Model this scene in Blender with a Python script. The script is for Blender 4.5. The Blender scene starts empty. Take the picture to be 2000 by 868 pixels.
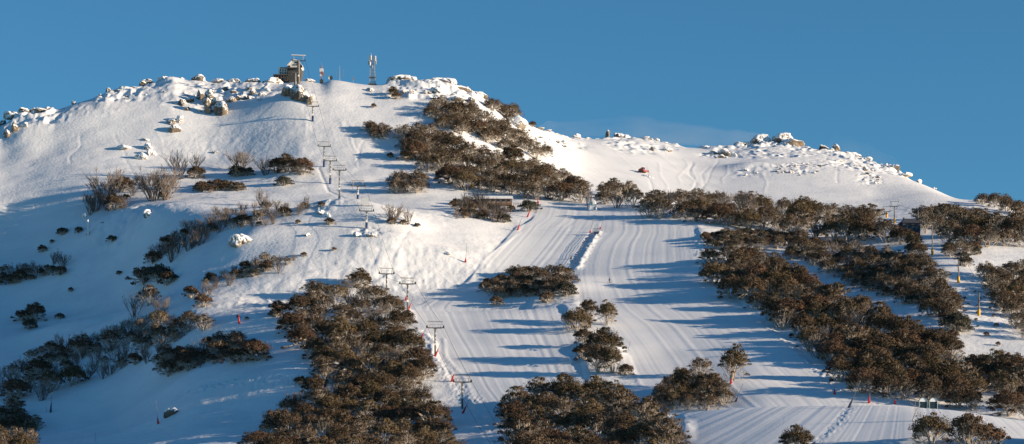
import bpy, math, random
import numpy as np
from mathutils import Vector, Matrix

# ------------------------------------------------------------------ camera, sky, sun, exposure
SC = bpy.context.scene
COL = SC.collection
F = 5440.0            # focal length in photograph pixels (2000 wide)
HZ = 1226.0           # row of the horizon
cam_d = bpy.data.cameras.new('camera')
cam = bpy.data.objects.new('camera', cam_d); COL.objects.link(cam)
cam.location = (0, 0, 0); cam.rotation_euler = (math.radians(90), 0, 0)
cam_d.sensor_width = 36; cam_d.lens = 36 * F / 2000
cam_d.shift_y = (HZ - 434) / 2000.0
cam_d.clip_start = 1; cam_d.clip_end = 12000
SC.camera = cam

SUN_EL = math.radians(10.4)
SUN_AZ = math.radians(104)      # clockwise from +Y; the sun stands right of and a little behind the camera
wd = bpy.data.worlds.new('World'); SC.world = wd; wd.use_nodes = True
nt = wd.node_tree; nt.nodes.clear()
sky = nt.nodes.new('ShaderNodeTexSky'); sky.sky_type = 'NISHITA'; sky.sun_disc = False
sky.sun_elevation = SUN_EL; sky.sun_rotation = SUN_AZ
sky.altitude = 1800; sky.air_density = 1.0; sky.dust_density = 0.0; sky.ozone_density = 4.6
bg = nt.nodes.new('ShaderNodeBackground'); bg.inputs['Strength'].default_value = 0.076
wo = nt.nodes.new('ShaderNodeOutputWorld')
tint = nt.nodes.new('ShaderNodeMix'); tint.data_type = 'RGBA'; tint.blend_type = 'MULTIPLY'; tint.inputs[0].default_value = 1
tint.inputs[7].default_value = (.80, 1.13, 1.05, 1)      # clear mountain air
nt.links.new(sky.outputs[0], tint.inputs[6]); nt.links.new(tint.outputs[2], bg.inputs[0]); nt.links.new(bg.outputs[0], wo.inputs[0])
sd = bpy.data.lights.new('sun', 'SUN'); sd.energy = 5.0; sd.angle = math.radians(0.53); sd.color = (1.0, 0.80, 0.575)
sun = bpy.data.objects.new('sun', sd); COL.objects.link(sun)
sv = Vector((math.sin(SUN_AZ) * math.cos(SUN_EL), math.cos(SUN_AZ) * math.cos(SUN_EL), math.sin(SUN_EL)))
sun.rotation_euler = sv.to_track_quat('Z', 'Y').to_euler()
SC.view_settings.view_transform = 'Standard'; SC.view_settings.look = 'None'
SC.view_settings.exposure = 0.70; SC.view_settings.gamma = 1.0
SC.view_settings.use_curve_mapping = False
SC.render.engine = 'CYCLES'
SC.cycles.max_bounces = 5; SC.cycles.diffuse_bounces = 3

rnd = random.Random(7)
NR = np.random.RandomState(11)

# ------------------------------------------------------------------ numeric helpers
def pchip(x, y, xn):
    x = np.asarray(x, float); y = np.asarray(y, float); xn = np.asarray(xn, float)
    h = np.diff(x); d = np.diff(y) / h
    m = np.zeros_like(y)
    for i in range(1, len(x) - 1):
        if d[i-1] * d[i] > 0:
            w1 = 2*h[i] + h[i-1]; w2 = h[i] + 2*h[i-1]
            m[i] = (w1 + w2) / (w1/d[i-1] + w2/d[i])
    m[0] = d[0]; m[-1] = d[-1]
    k = np.clip(np.searchsorted(x, xn) - 1, 0, len(x) - 2)
    t = np.clip((xn - x[k]) / h[k], 0, 1)
    return ((2*t**3 - 3*t**2 + 1)*y[k] + (t**3 - 2*t**2 + t)*h[k]*m[k]
            + (-2*t**3 + 3*t**2)*y[k+1] + (t**3 - t**2)*h[k]*m[k+1])

def sstep(a, b, x):
    t = np.clip((x - a) / (b - a), 0, 1); return t*t*(3 - 2*t)

def vnoise(x, y, seed=0):
    xi = np.floor(x).astype(np.int64); yi = np.floor(y).astype(np.int64)
    fx = x - xi; fy = y - yi
    fx = fx*fx*fx*(fx*(fx*6-15)+10); fy = fy*fy*fy*(fy*(fy*6-15)+10)
    def hsh(a, b):
        h = (a*374761393 + b*668265263 + seed*1442695041) & 0xffffffff
        h = ((h ^ (h >> 13)) * 1274126177) & 0xffffffff
        return ((h ^ (h >> 16)) & 0xffff) / 32768.0 - 1.0
    a = hsh(xi, yi); b = hsh(xi+1, yi); c = hsh(xi, yi+1); d = hsh(xi+1, yi+1)
    return (a*(1-fx) + b*fx)*(1-fy) + (c*(1-fx) + d*fx)*fy

def fbm(x, y, octv, seed=0, gain=.5):
    s = 0; a = 1
    for o in range(octv):
        s = s + a*vnoise(x + 17.3*o, y - 9.1*o, seed + o); x = x*2.03; y = y*2.03; a *= gain
    return s

def inpoly(px, py, poly):
    px = np.asarray(px); py = np.asarray(py)
    ins = np.zeros(px.shape, bool)
    n = len(poly)
    for i in range(n):
        x1, y1 = poly[i]; x2, y2 = poly[(i+1) % n]
        c = ((y1 > py) != (y2 > py)) & (px < (x2-x1)*(py-y1)/((y2-y1) + 1e-9) + x1)
        ins ^= c
    return ins

# ------------------------------------------------------------------ terrain
# knots of the mountain: at each bearing (column of the photograph) the distance Y and the row where that ground shows
KC = [-500, 0, 200, 400, 600, 750, 900, 1000, 1150, 1350, 1500, 1700, 1850, 2000, 2500]
KN = {
 -500:[(640,960),(760,905),(830,850),(900,770),(960,690),(1020,640),(1080,530),(1112,450),(1140,400),(1158,350),(1178,270)],
 0:   [(680,925),(790,888),(866,838),(942,750),(998,668),(1048,606),(1094,503),(1118,434),(1136,384),(1163,330),(1215,245)],
 200: [(690,920),(774,882),(840,832),(912,740),(968,658),(1018,600),(1066,492),(1090,428),(1118,378),(1158,318),(1234,184)],
 400: [(690,912),(752,872),(792,818),(850,712),(908,630),(955,592),(1012,465),(1042,410),(1098,382),(1155,322),(1255,162)],
 600: [(690,905),(745,868),(775,815),(829,700),(889,617),(940,593),(996,452),(1024,410),(1081,398),(1138,328),(1246,158)],
 750: [(680,900),(740,866),(768,822),(829,698),(889,612),(938,594),(994,456),(1028,410),(1083,396),(1142,322),(1244,164)],
 900: [(660,900),(725,866),(755,830),(829,700),(889,618),(932,594),(1000,472),(1038,420),(1088,393),(1152,318),(1248,185)],
 1000:[(650,895),(715,862),(748,828),(829,698),(889,616),(928,592),(1000,490),(1045,428),(1095,390),(1172,318),(1290,215)],
 1150:[(640,905),(710,862),(738,832),(822,702),(885,620),(930,575),(992,500),(1038,438),(1085,404),(1222,348),(1400,274)],
 1350:[(610,930),(702,806),(728,822),(792,738),(860,648),(920,578),(980,500),(1030,440),(1072,410),(1160,412),(1500,288)],
 1500:[(600,930),(694,797),(720,813),(772,750),(840,665),(905,592),(965,524),(1022,464),(1070,430),(1160,424),(1500,284)],
 1700:[(590,940),(684,795),(714,816),(764,762),(820,684),(878,612),(936,546),(992,492),(1052,452),(1155,432),(1500,322)],
 1850:[(580,950),(676,802),(706,824),(756,786),(804,700),(855,620),(910,546),(966,490),(1028,455),(1120,436),(1450,382)],
 2000:[(570,960),(668,823),(698,842),(745,800),(800,712),(850,636),(905,562),(960,502),(1022,468),(1105,448),(1400,420)],
 2500:[(570,980),(668,850),(698,862),(745,820),(800,730),(850,660),(905,590),(960,530),(1022,490),(1105,470),(1400,470)]}
SKX = [-500,-100,0,50,100,140,180,220,260,300,340,380,420,480,540,590,625,650,700,730,760,800,860,910,940,1000,1040,1060,1100,1130,1180,1240,1300,1350,1400,1450,1500,1550,1600,1650,1700,1740,1800,1850,1880,1900,1915,1950,1990,2020,2500]
SKY = [300,262,248,222,218,205,193,182,176,166,152,160,164,164,165,159,163,157,164,167,165,163,166,182,192,216,246,256,267,272,272,273,284,289,291,290,284,290,297,306,320,335,360,380,392,390,389,396,414,422,500]

pxs = np.concatenate([np.linspace(-900, -60, 60)[:-1], np.arange(-60, 2060, 2.2), np.linspace(2060, 3000, 60)])
Ys = np.concatenate([np.linspace(3, 540, 40)[:-1], np.arange(540, 1560, 0.95), np.linspace(1560, 2000, 30)[1:], np.linspace(2100, 9000, 16)])
NU, NY = len(pxs), len(Ys)
nk = 11
kY = np.zeros((nk, NU)); kR = np.zeros((nk, NU))
for k in range(nk):
    kY[k] = pchip(KC, [KN[c][k][0] for c in KC], pxs)
    kR[k] = pchip(KC, [KN[c][k][1] for c in KC], pxs)
sk_fine = pchip(SKX, SKY, pxs)
ker = np.exp(-(np.arange(-60, 61)/22.0)**2); ker /= ker.sum()
sk_s = np.convolve(np.pad(np.interp(np.arange(-1100, 3200, 2.2), SKX, SKY), 60, mode='edge'), ker, 'valid')
kR[10] = np.interp(pxs, np.arange(-1100, 3200, 2.2), sk_s)
RES = (kR[10] - sk_fine)                  # rows the skyline stands above its smooth course
Z = np.zeros((NU, NY))
for i in range(NU):
    ky = kY[:, i]; kz = ky * (HZ - kR[:, i]) / F
    X = np.concatenate([[3, 300], ky, [ky[-1] + 70, ky[-1] + 500, 9000]])
    V = np.concatenate([[-1.8, 4], kz, [kz[-1] - 16, kz[-1] - 150, -60]])
    Z[i] = pchip(X, V, Ys)
U = (pxs - 1000) / F
GX = U[:, None] * Ys[None, :]
GY = np.broadcast_to(Ys[None, :], GX.shape)
ROW0 = HZ - F * Z / Ys[None, :]          # row of every base point (authoring coordinate)
PXG = np.broadcast_to(pxs[:, None], GX.shape)
RIDGE = kY[10][:, None]

Z += (RES[:, None]*kY[10][:, None]/F)*np.exp(-((GY-RIDGE+4)/np.where(GY < RIDGE, 34.0, 60.0))**2)
# --- mounds and hollows: (column, row, radius across, radius along, height)
def basept(px, row):
    i = int(np.clip(np.searchsorted(pxs, px), 0, NU-1))
    r = ROW0[i]; j = np.where((r <= row) & (Ys > 560))[0]
    j = j[0] if len(j) else NY - 30
    return GX[i, j], Ys[j]
MOUNDS = [(700,418,16,9,3.6),(740,432,14,9,3.0),(640,412,12,7,2.4),(480,470,11,8,2.2),(760,470,16,10,1.6),
          (290,430,16,9,2.6),(200,440,12,8,2.0),(300,240,22,18,1.5),(215,245,30,22,-1.0),(110,235,22,16,1.5),
          (560,200,16,8,3.0),(1030,560,22,8,2.5),(1080,570,14,7,2.0),(1185,690,11,14,1.2),(1150,640,11,12,.9),
          (900,545,30,16,-3.2),(960,600,34,9,-1.6),(1350,770,16,9,1.8),(1460,330,12,10,2.4),(1570,335,24,16,2.0),
          (1700,350,20,14,1.4),(1480,415,14,6,1.6),(870,495,8,5,1.4),(240,640,26,12,3.2),(110,650,20,9,2.4),
          (420,640,18,9,1.8),(200,560,46,22,-3.5),(330,510,22,12,-2.0),(60,470,60,18,-2.6),(450,760,34,8,1.6),
          (300,740,70,18,-3.4),(420,600,18,9,2.2),(520,560,22,8,1.6),(1880,620,14,8,1.2),(560,120,1,1,0),
          (1660,470,14,7,1.5),(1780,500,12,6,1.3),(1300,395,10,5,1.0)]
for px, row, ra, rl, h in MOUNDS:
    cx, cy = basept(px, row)
    q = ((GX-cx)/ra)**2 + ((GY-cy)/rl)**2
    Z += h*np.exp(-np.minimum(q, 30))

# --- groomed runs: edges as columns per row
def lane(rows, L, R):
    l = pchip(rows, L, np.clip(ROW0, rows[0], rows[-1])); r = pchip(rows, R, np.clip(ROW0, rows[0], rows[-1]))
    t = (PXG - l)/(r - l)
    m = sstep(-.03, .03, t)*(1 - sstep(.97, 1.03, t))*sstep(rows[0]-4, rows[0]+4, ROW0)*(1 - sstep(rows[-1]-4, rows[-1]+4, ROW0))
    return t, m
vis = (GY < RIDGE) & (GY > 560)
far = (GY > 1110)
tA, mA = lane([412,450,480,530,590,640,690,740,780,800], [1172,1168,1140,1122,1130,1180,1215,1245,1300,1330], [1345,1362,1367,1380,1452,1510,1565,1620,1675,1690])
mA = mA*vis*(~far)*(GY > 712)
tB, mB = lane([440,480,520,560,600], [1010,975,930,870,815], [1160,1135,1105,1060,1030]); mB = mB*vis*(~far)
tC, mC = lane([598,640,700,750,800,870], [800,822,858,885,925,950], [1100,1112,1135,1150,1165,1180]); mC = mC*vis*(~far)
tD, mD = lane([404,425,445], [1050,1040,1010], [1172,1172,1165]); mD = mD*vis*(~far)
mF = sstep(1335, 1365, PXG)*(GY > 585)*(GY < 705)*1.0
tF = (PXG-1770)/(1 + np.clip((ROW0-795)/73, -1, 2)*.55)
tE = (PXG-1200)*.0 + (GX - 0.30*(1500-GY)*-1)
mE = sstep(1120,1180,PXG)*(1-sstep(1380,1460,PXG))*(GY > 1190)*(GY < RIDGE-10)*1.0
GROOM = np.clip(mA+mB+mC+mD+mF+mE*.8, 0, 1)
def stripes(q, m, amp, seed):
    o = np.zeros_like(q)
    n = amp*(vnoise(q, o+.5, seed) + .55*vnoise(q*2.3, o+.5, seed+1) + .4*vnoise(q*5.1, o+.5, seed+2) + .22*vnoise(q*11.3, GY*.01, seed+3))
    saw = np.exp(-((np.mod(q*.37, 1)-.5)/.035)**2)*(.5 + .5*vnoise(q*.37, GY*.03, seed+5))*amp*.8
    return (n+saw)*m
wob = fbm(GX*.02, GY*.012, 2, 77)*.25
dz = stripes(tA*34+wob, mA, .04, 3)  + stripes(tB*26+wob, mB, .052, 13) + stripes(tC*44+wob, mC, .044, 23)
dz += stripes(tD*14+wob, mD, .05, 33) + stripes(tF/13+wob, mF, .05, 43) + stripes((GX+.25*GY)/3+wob, mE, .03, 53)
# --- natural relief: wind drifts, scour, old tracks
nat = 1 - GROOM
relief = .85*fbm(GX/62, GY/48, 2, 101) + .30*fbm(GX/17, GY/13, 2, 111) + .085*fbm(GX/5.5, GY/4.2, 2, 121)
moguls = np.clip(fbm(GX/45, GY/45, 2, 131)+.06, 0, 1)
rough = .12*fbm(GX/2.3, GY/2.6, 2, 141)*moguls + .15*np.abs(fbm(GX/3.6+.4*GY/9, GY/3.1, 2, 151))*moguls
smoothfar = 1 - .55*sstep(1150, 1260, GY)
edge = sstep(6, 40, np.abs(GY - RIDGE))
dz += nat*(relief*(.35+.65*edge) + rough)*smoothfar + (1-nat)*.16*fbm(GX/30, GY/24, 2, 161)
# cut-up snow: climbing track across the near run, berm below the left trees, churned snow under the lift
def path_blob(pts, w, amp, seed, freq=1.3):
    P = [basept(*p) for p in pts]
    y0 = min(p[1] for p in P)-4*w; y1 = max(p[1] for p in P)+4*w
    j0, j1 = np.searchsorted(Ys, y0), np.searchsorted(Ys, y1)+1
    pp = [1000+F*p[0]/p[1] for p in P]; mg = 4*w*F/y0
    i0, i1 = max(0, np.searchsorted(pxs, min(pp)-mg)-1), np.searchsorted(pxs, max(pp)+mg)+1
    gx = GX[i0:i1, j0:j1]; gy = GY[i0:i1, j0:j1]; out = np.zeros_like(gx)
    for (ax, ay), (bx, by) in zip(P[:-1], P[1:]):
        L2 = (bx-ax)**2 + (by-ay)**2 + 1e-6
        t = np.clip(((gx-ax)*(bx-ax) + (gy-ay)*(by-ay))/L2, 0, 1)
        d = np.hypot(gx-ax-t*(bx-ax), gy-ay-t*(by-ay))
        out = np.maximum(out, np.exp(-(d/w)**2))
    dz[i0:i1, j0:j1] += out*amp*(fbm(gx*freq, gy*freq, 2, seed) if freq else 1)
path_blob([(1662,800),(1640,830),(1590,868)], 1.6, .11, 201, 2.6)
path_blob([(360,770),(430,758),(500,752),(590,745)], 3.5, .34, 202, 1.0)
path_blob([(820,640),(835,680),(880,750),(930,790),(960,840)], 3.2, .16, 203, 1.5)
path_blob([(830,650),(848,672),(842,700)], 1.0, .5, 204, 0)
path_blob([(1128,525),(1140,500),(1155,475),(1168,455)], 1.2, .5, 205, 0)
path_blob([(1128,525),(1140,500),(1155,475),(1168,455)], 1.6, .4, 215, 1.4)
path_blob([(240,410),(300,425),(260,455),(180,470)], 6, .5, 206, .35)
path_blob([(690,520),(640,545),(760,500)], 16, .22, 207, .35)
path_blob([(865,660),(870,700),(905,740),(925,780),(950,800)], .7, .13, 208, 0)
path_blob([(1015,455),(960,495),(915,535)], .5, .12, 209, 0)
path_blob([(1225,700),(1240,735),(1252,760)], .8, .12, 210, 0)
path_blob([(1362,452),(1362,500),(1385,545),(1440,590),(1500,640),(1570,700),(1640,765)], 1.2, .28, 211, .9)
tr_ = random.Random(3)
for k_ in range(24):            # old ski lines winding down the open slopes
    zone = tr_.choice([(600,760,180,380),(420,700,190,300),(1150,1500,300,395),(1380,1700,300,390),(640,900,440,580),(60,330,230,360)])
    x = tr_.uniform(zone[0], zone[1]); y = zone[2]; pts_ = []; ph = tr_.uniform(0, 6); dr = tr_.uniform(-.6, .5); n_ = tr_.randint(7, 12); am_ = tr_.uniform(1, 6)
    a0 = tr_.uniform(0, .35); a1 = tr_.uniform(.6, 1)
    for q_ in range(n_):
        f_ = a0 + (a1-a0)*q_/(n_-1); pts_.append((x + dr*f_*(zone[3]-zone[2]) + am_*math.sin(ph+q_*1.1), y + f_*(zone[3]-zone[2])))
    path_blob(pts_, .6, tr_.choice([-.13, -.09, .08]), 400+k_, 0)
path_blob([(620,330),(640,375),(680,395),(730,405)], .6, -.25, 212, 0)
# rugged snow-plastered rock ground: (column, row, half width, half height, amplitude, size)
for px_, row_, rx_, ry_, am, fz in [(470,178,75,14,1.5,5),(385,192,70,22,1.2,5),(850,178,95,16,1.8,7),(1030,262,60,30,1.2,6),(1560,330,52,13,1.0,3),(1700,350,26,14,.9,3),
     (1500,296,90,12,1.6,7),(1680,322,95,18,1.5,6),(1260,288,60,12,1.2,6),(1210,276,30,8,1.5,6),(60,232,70,16,1.4,6),(240,185,50,10,1.2,5),(575,185,40,16,1.2,4),(1410,300,45,8,1.3,5),
     (720,458,40,10,.9,3),(640,418,34,8,.8,3),(215,435,60,18,.7,4),(160,690,90,30,.6,6),(1470,340,40,8,.6,6),(1110,282,40,10,1.2,6),(760,545,90,30,.35,3.5),(860,520,110,30,.35,3.5),(520,600,80,22,.4,5),(120,215,120,12,.5,5)]:
    q = np.exp(-np.minimum(((PXG-px_)/rx_)**2 + ((ROW0-row_)/ry_)**2, 30)**2)*(GY < RIDGE+40)
    rg = 1 - np.abs(fbm(GX/fz + px_, GY/fz*.8, 3, 300+int(px_)))*1.8
    dz += q*am*(.45 if px_ in (470,385) else .5)*(rg-.5)
Z += dz
# pull the crest line onto its surveyed course
w_ = (Ys > 1120) & (Ys < 1700)
def crest_y():
    c = Ys[w_][(HZ - F*Z[:, w_]/Ys[w_][None, :]).argmin(1)]
    return np.convolve(np.pad(c, 30, mode='edge'), np.ones(61)/61, 'valid')
for it in range(5):
    act = (HZ - F*Z[:, w_]/Ys[w_][None, :]).min(1); CR = crest_y()
    df = np.convolve(np.pad(act - sk_fine, 30, mode='edge'), np.hanning(63)[1:-1]/np.hanning(63).sum(), 'valid')
    Z += (df[:, None]*CR[:, None]/F)*np.exp(-((GY-CR[:, None])/np.where(GY < CR[:, None], 45.0, 90.0))**2)
CR = crest_y()
# jagged snow-plastered crags along the crests
cm = np.zeros(NU)
for a_, b_, am in ((1385,1770,2.3),(1225,1330,1.3),(1175,1225,1.2),(755,945,2.0),(370,540,1.0),(185,345,1.3),(0,110,1.5),(1060,1150,1.1)):
    cm = np.maximum(cm, am*sstep(a_-12, a_+12, pxs)*(1-sstep(b_-12, b_+12, pxs)))
rg = 1 - 1.9*np.abs(fbm(GX/13.0, GY/11.0, 4, 611)); rg2 = 1 - 1.9*np.abs(fbm(GX/3.1, GY/3.4, 2, 612))
Z += cm[:, None]*(1.0*np.clip(rg, -.3, 1) + .2*rg2)*np.exp(-((GY-CR[:, None]+5)/13.0)**2)
ROWG = HZ - F*Z/Ys[None, :]

def pt(px, row, ymin=560, ymax=None):
    """world point where the sight line (column,row) first meets the ground"""
    k = np.clip(np.searchsorted(pxs, px) - 1, 0, NU-2); t = (px - pxs[k])/(pxs[k+1]-pxs[k])
    r = ROWG[k]*(1-t) + ROWG[k+1]*t
    ok = (r <= row) & (Ys > ymin)
    if not ok.any(): j = NY-40
    else: j = int(np.argmax(ok))
    if not ok.any() or Ys[j] > CR[k]+12:
        sel = (Ys > ymin) & (Ys < CR[k]+8)
        j = int(np.argmin(np.where(sel, r, 1e9)))
    y = Ys[j]; x = (px-1000)/F*y
    return Vector((x, y, gz(x, y)))
def gz(x, y):
    px = 1000 + F*x/y
    i = int(np.clip(np.searchsorted(pxs, px) - 1, 0, NU-2)); j = int(np.clip(np.searchsorted(Ys, y) - 1, 0, NY-2))
    a = (px-pxs[i])/(pxs[i+1]-pxs[i]); b = (y-Ys[j])/(Ys[j+1]-Ys[j])
    return float((Z[i,j]*(1-a)+Z[i+1,j]*a)*(1-b) + (Z[i,j+1]*(1-a)+Z[i+1,j+1]*a)*b)
def at_dist(px, y):
    x = (px-1000)/F*y; return Vector((x, y, gz(x, y)))

# ------------------------------------------------------------------ materials
def mat(name, color, rough=.7, metal=0.0, var=0.0, scale=3.0, color2=None, bump=0.0, bscale=8.0, spec=.5):
    m = bpy.data.materials.new(name); m.use_nodes = True; t = m.node_tree; n = t.nodes; b = n['Principled BSDF']
    b.inputs['Roughness'].default_value = rough; b.inputs['Metallic'].default_value = metal
    b.inputs['Specular IOR Level'].default_value = spec
    tc = n.new('ShaderNodeTexCoord')
    nz = n.new('ShaderNodeTexNoise'); nz.inputs['Scale'].default_value = scale; nz.inputs['Detail'].default_value = 5
    t.links.new(tc.outputs['Object'], nz.inputs['Vector'])
    mx = n.new('ShaderNodeMix'); mx.data_type = 'RGBA'
    c2 = color2 if color2 else tuple(c*(1-var) for c in color)
    mx.inputs[6].default_value = (*color, 1); mx.inputs[7].default_value = (*c2, 1)
    rp = n.new('ShaderNodeMapRange'); rp.inputs[1].default_value = .35; rp.inputs[2].default_value = .65
    t.links.new(nz.outputs['Fac'], rp.inputs[0]); t.links.new(rp.outputs[0], mx.inputs[0])
    t.links.new(mx.outputs[2], b.inputs['Base Color'])
    if bump:
        n2 = n.new('ShaderNodeTexNoise'); n2.inputs['Scale'].default_value = bscale; n2.inputs['Detail'].default_value = 4
        t.links.new(tc.outputs['Object'], n2.inputs['Vector'])
        bp = n.new('ShaderNodeBump'); bp.inputs['Strength'].default_value = bump; bp.inputs['Distance'].default_value = .1
        t.links.new(n2.outputs['Fac'], bp.inputs['Height']); t.links.new(bp.outputs[0], b.inputs['Normal'])
    return m

def snow_material():
    m = bpy.data.materials.new('snow'); m.use_nodes = True; t = m.node_tree; n = t.nodes; b = n['Principled BSDF']
    b.inputs['Roughness'].default_value = .55; b.inputs['Specular IOR Level'].default_value = .25
    geo = n.new('ShaderNodeNewGeometry'); at = n.new('ShaderNodeAttribute'); at.attribute_name = 'groom'
    def noise(scale, det, vec=None, stretch=None):
        z = n.new('ShaderNodeTexNoise'); z.inputs['Scale'].default_value = scale; z.inputs['Detail'].default_value = det
        if stretch:
            mp = n.new('ShaderNodeMapping'); mp.inputs['Scale'].default_value = stretch[0]; mp.inputs['Rotation'].default_value = stretch[1]
            t.links.new(geo.outputs['Position'], mp.inputs['Vector']); t.links.new(mp.outputs[0], z.inputs['Vector'])
        else: t.links.new(geo.outputs['Position'], z.inputs['Vector'])
        return z
    n1 = noise(.9, 6); n2 = noise(.25, 5, stretch=((.35, 1.4, 1), (0, 0, .3)))
    inv = n.new('ShaderNodeMath'); inv.operation = 'SUBTRACT'; inv.inputs[0].default_value = 1.0
    t.links.new(at.outputs['Fac'], inv.inputs[1])
    mul = n.new('ShaderNodeMath'); mul.operation = 'MULTIPLY_ADD'; mul.inputs[1].default_value = .40; mul.inputs[2].default_value = .08
    t.links.new(inv.outputs[0], mul.inputs[0])
    add = n.new('ShaderNodeMath'); add.operation = 'MULTIPLY_ADD'; add.inputs[1].default_value = 1.6
    t.links.new(n2.outputs['Fac'], add.inputs[0]); t.links.new(n1.outputs['Fac'], add.inputs[2])
    bp = n.new('ShaderNodeBump'); bp.inputs['Distance'].default_value = .30
    t.links.new(add.outputs[0], bp.inputs['Height']); t.links.new(mul.outputs[0], bp.inputs['Strength'])
    t.links.new(bp.outputs[0], b.inputs['Normal'])
    mx = n.new('ShaderNodeMix'); mx.data_type = 'RGBA'
    mx.inputs[6].default_value = (.87, .885, .91, 1); mx.inputs[7].default_value = (.80, .82, .85, 1)
    n3 = noise(.06, 6); rp = n.new('ShaderNodeMapRange'); rp.inputs[1].default_value = .4; rp.inputs[2].default_value = .62
    t.links.new(n3.outputs['Fac'], rp.inputs[0]); t.links.new(rp.outputs[0], mx.inputs[0]); t.links.new(mx.outputs[2], b.inputs['Base Color'])
    return m
M_SNOW = snow_material()

# ------------------------------------------------------------------ terrain mesh
def grid_mesh(name, X, Y, Zg):
    nu, ny = X.shape
    me = bpy.data.meshes.new(name)
    co = np.stack([X, Y, Zg], -1).reshape(-1, 3).astype(np.float32)
    idx = np.arange(nu*ny).reshape(nu, ny)
    q = np.stack([idx[:-1, :-1], idx[1:, :-1], idx[1:, 1:], idx[:-1, 1:]], -1).reshape(-1, 4)
    me.vertices.add(len(co)); me.vertices.foreach_set('co', co.ravel())
    me.loops.add(q.size); me.loops.foreach_set('vertex_index', q.ravel().astype(np.int32))
    me.polygons.add(len(q)); me.polygons.foreach_set('loop_start', (np.arange(len(q))*4).astype(np.int32))
    me.update(calc_edges=True); me.polygons.foreach_set('use_smooth', np.ones(len(q), bool))
    return me
gm = grid_mesh('snow_ground', GX, GY, Z)
a = gm.attributes.new('groom', 'FLOAT', 'POINT'); a.data.foreach_set('value', GROOM.astype(np.float32).ravel())
gm.materials.append(M_SNOW)
ground = bpy.data.objects.new('snow_ground', gm); COL.objects.link(ground); ground['kind'] = 'structure'

# ------------------------------------------------------------------ mesh builder and tagging
class MB:
    def __init__(s): s.v = []; s.f = []
    def add(s, vs, fs):
        o = len(s.v); s.v.extend([tuple(p) for p in vs]); s.f.extend([tuple(i+o for i in f) for f in fs])
    def box(s, c, size, rot=None, taper=1.0):
        a, b, h = size[0]/2, size[1]/2, size[2]/2
        P = [Vector((x*(taper if z > 0 else 1), y*(taper if z > 0 else 1), z)) for z in (-h, h) for x, y in ((-a,-b),(a,-b),(a,b),(-a,b))]
        if rot is not None: P = [rot @ p for p in P]
        P = [p + Vector(c) for p in P]
        s.add(P, [(0,3,2,1),(4,5,6,7),(0,1,5,4),(1,2,6,5),(2,3,7,6),(3,0,4,7)])
    def tube(s, pts, rad, n=8, cap=True):
        pts = [Vector(p) for p in pts]
        if not hasattr(rad, '__len__'): rad = [rad]*len(pts)
        rings = []; up = None
        for i, p in enumerate(pts):
            d = (pts[min(i+1, len(pts)-1)] - pts[max(i-1, 0)]).normalized()
            if up is None: up = Vector((1,0,0)) if abs(d.x) < .8 else Vector((0,1,0))
            a = d.cross(up).normalized(); b = d.cross(a).normalized()
            rings.append([p + (a*math.cos(2*math.pi*k/n) + b*math.sin(2*math.pi*k/n))*rad[i] for k in range(n)])
        V = [q for r in rings for q in r]; Fc = []
        for i in range(len(pts)-1):
            for k in range(n):
                k2 = (k+1) % n; Fc.append((i*n+k, i*n+k2, (i+1)*n+k2, (i+1)*n+k))
        if cap: Fc.append(tuple(range(n))[::-1]); Fc.append(tuple((len(pts)-1)*n+k for k in range(n)))
        s.add(V, Fc)
    def prism(s, prof, y0, y1):                      # profile in x,z pushed along y
        n = len(prof); s.add([(x, y0, z) for x, z in prof] + [(x, y1, z) for x, z in prof],
              [tuple(range(n)), tuple(range(2*n-1, n-1, -1))] + [(i, i+n, (i+1) % n+n, (i+1) % n) for i in range(n)])
    def mesh(s, name, m, smooth=False):
        me = bpy.data.meshes.new(name); me.from_pydata(s.v, [], s.f); me.update()
        me.materials.append(m)
        if smooth: me.polygons.foreach_set('use_smooth', [True]*len(me.polygons))
        return me
    def build(s, name, m, parent=None, smooth=False):
        return link(name, s.mesh(name, m, smooth), parent)

def link(name, me, parent=None, loc=None, rz=0, sc=None):
    o = bpy.data.objects.new(name, me); COL.objects.link(o)
    if parent is not None: o.parent = parent
    if loc is not None: o.location = loc
    if rz: o.rotation_euler = (0, 0, rz)
    if sc is not None: o.scale = sc if hasattr(sc, '__len__') else (sc, sc, sc)
    return o
def tag(o, label, cat, group=None, kind=None):
    o['label'] = label
    if cat: o['category'] = cat
    if group: o['group'] = group
    if kind: o['kind'] = kind
    return o
def empty(name, loc, rz=0, sc=1):
    o = bpy.data.objects.new(name, None); COL.objects.link(o); o.location = loc; o.rotation_euler = (0,0,rz); o.scale = (sc,sc,sc)
    return o
bpy.context.view_layer.update()

# ------------------------------------------------------------------ more materials
def leaf_mat(name, c1, c2):
    m = mat(name, c1, rough=.75, color2=c2, scale=1.1, spec=.15); t = m.node_tree; n = t.nodes
    b = n['Principled BSDF']; mx = [k for k in n if k.type == 'MIX'][0]
    oi = n.new('ShaderNodeObjectInfo'); hs = n.new('ShaderNodeHueSaturation')
    mr = n.new('ShaderNodeMapRange'); mr.inputs[3].default_value = .7; mr.inputs[4].default_value = 1.3
    t.links.new(oi.outputs['Random'], mr.inputs[0]); t.links.new(mr.outputs[0], hs.inputs['Value'])
    t.links.new(mx.outputs[2], hs.inputs['Color']); t.links.new(hs.outputs[0], b.inputs['Base Color'])
    return m
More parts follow.
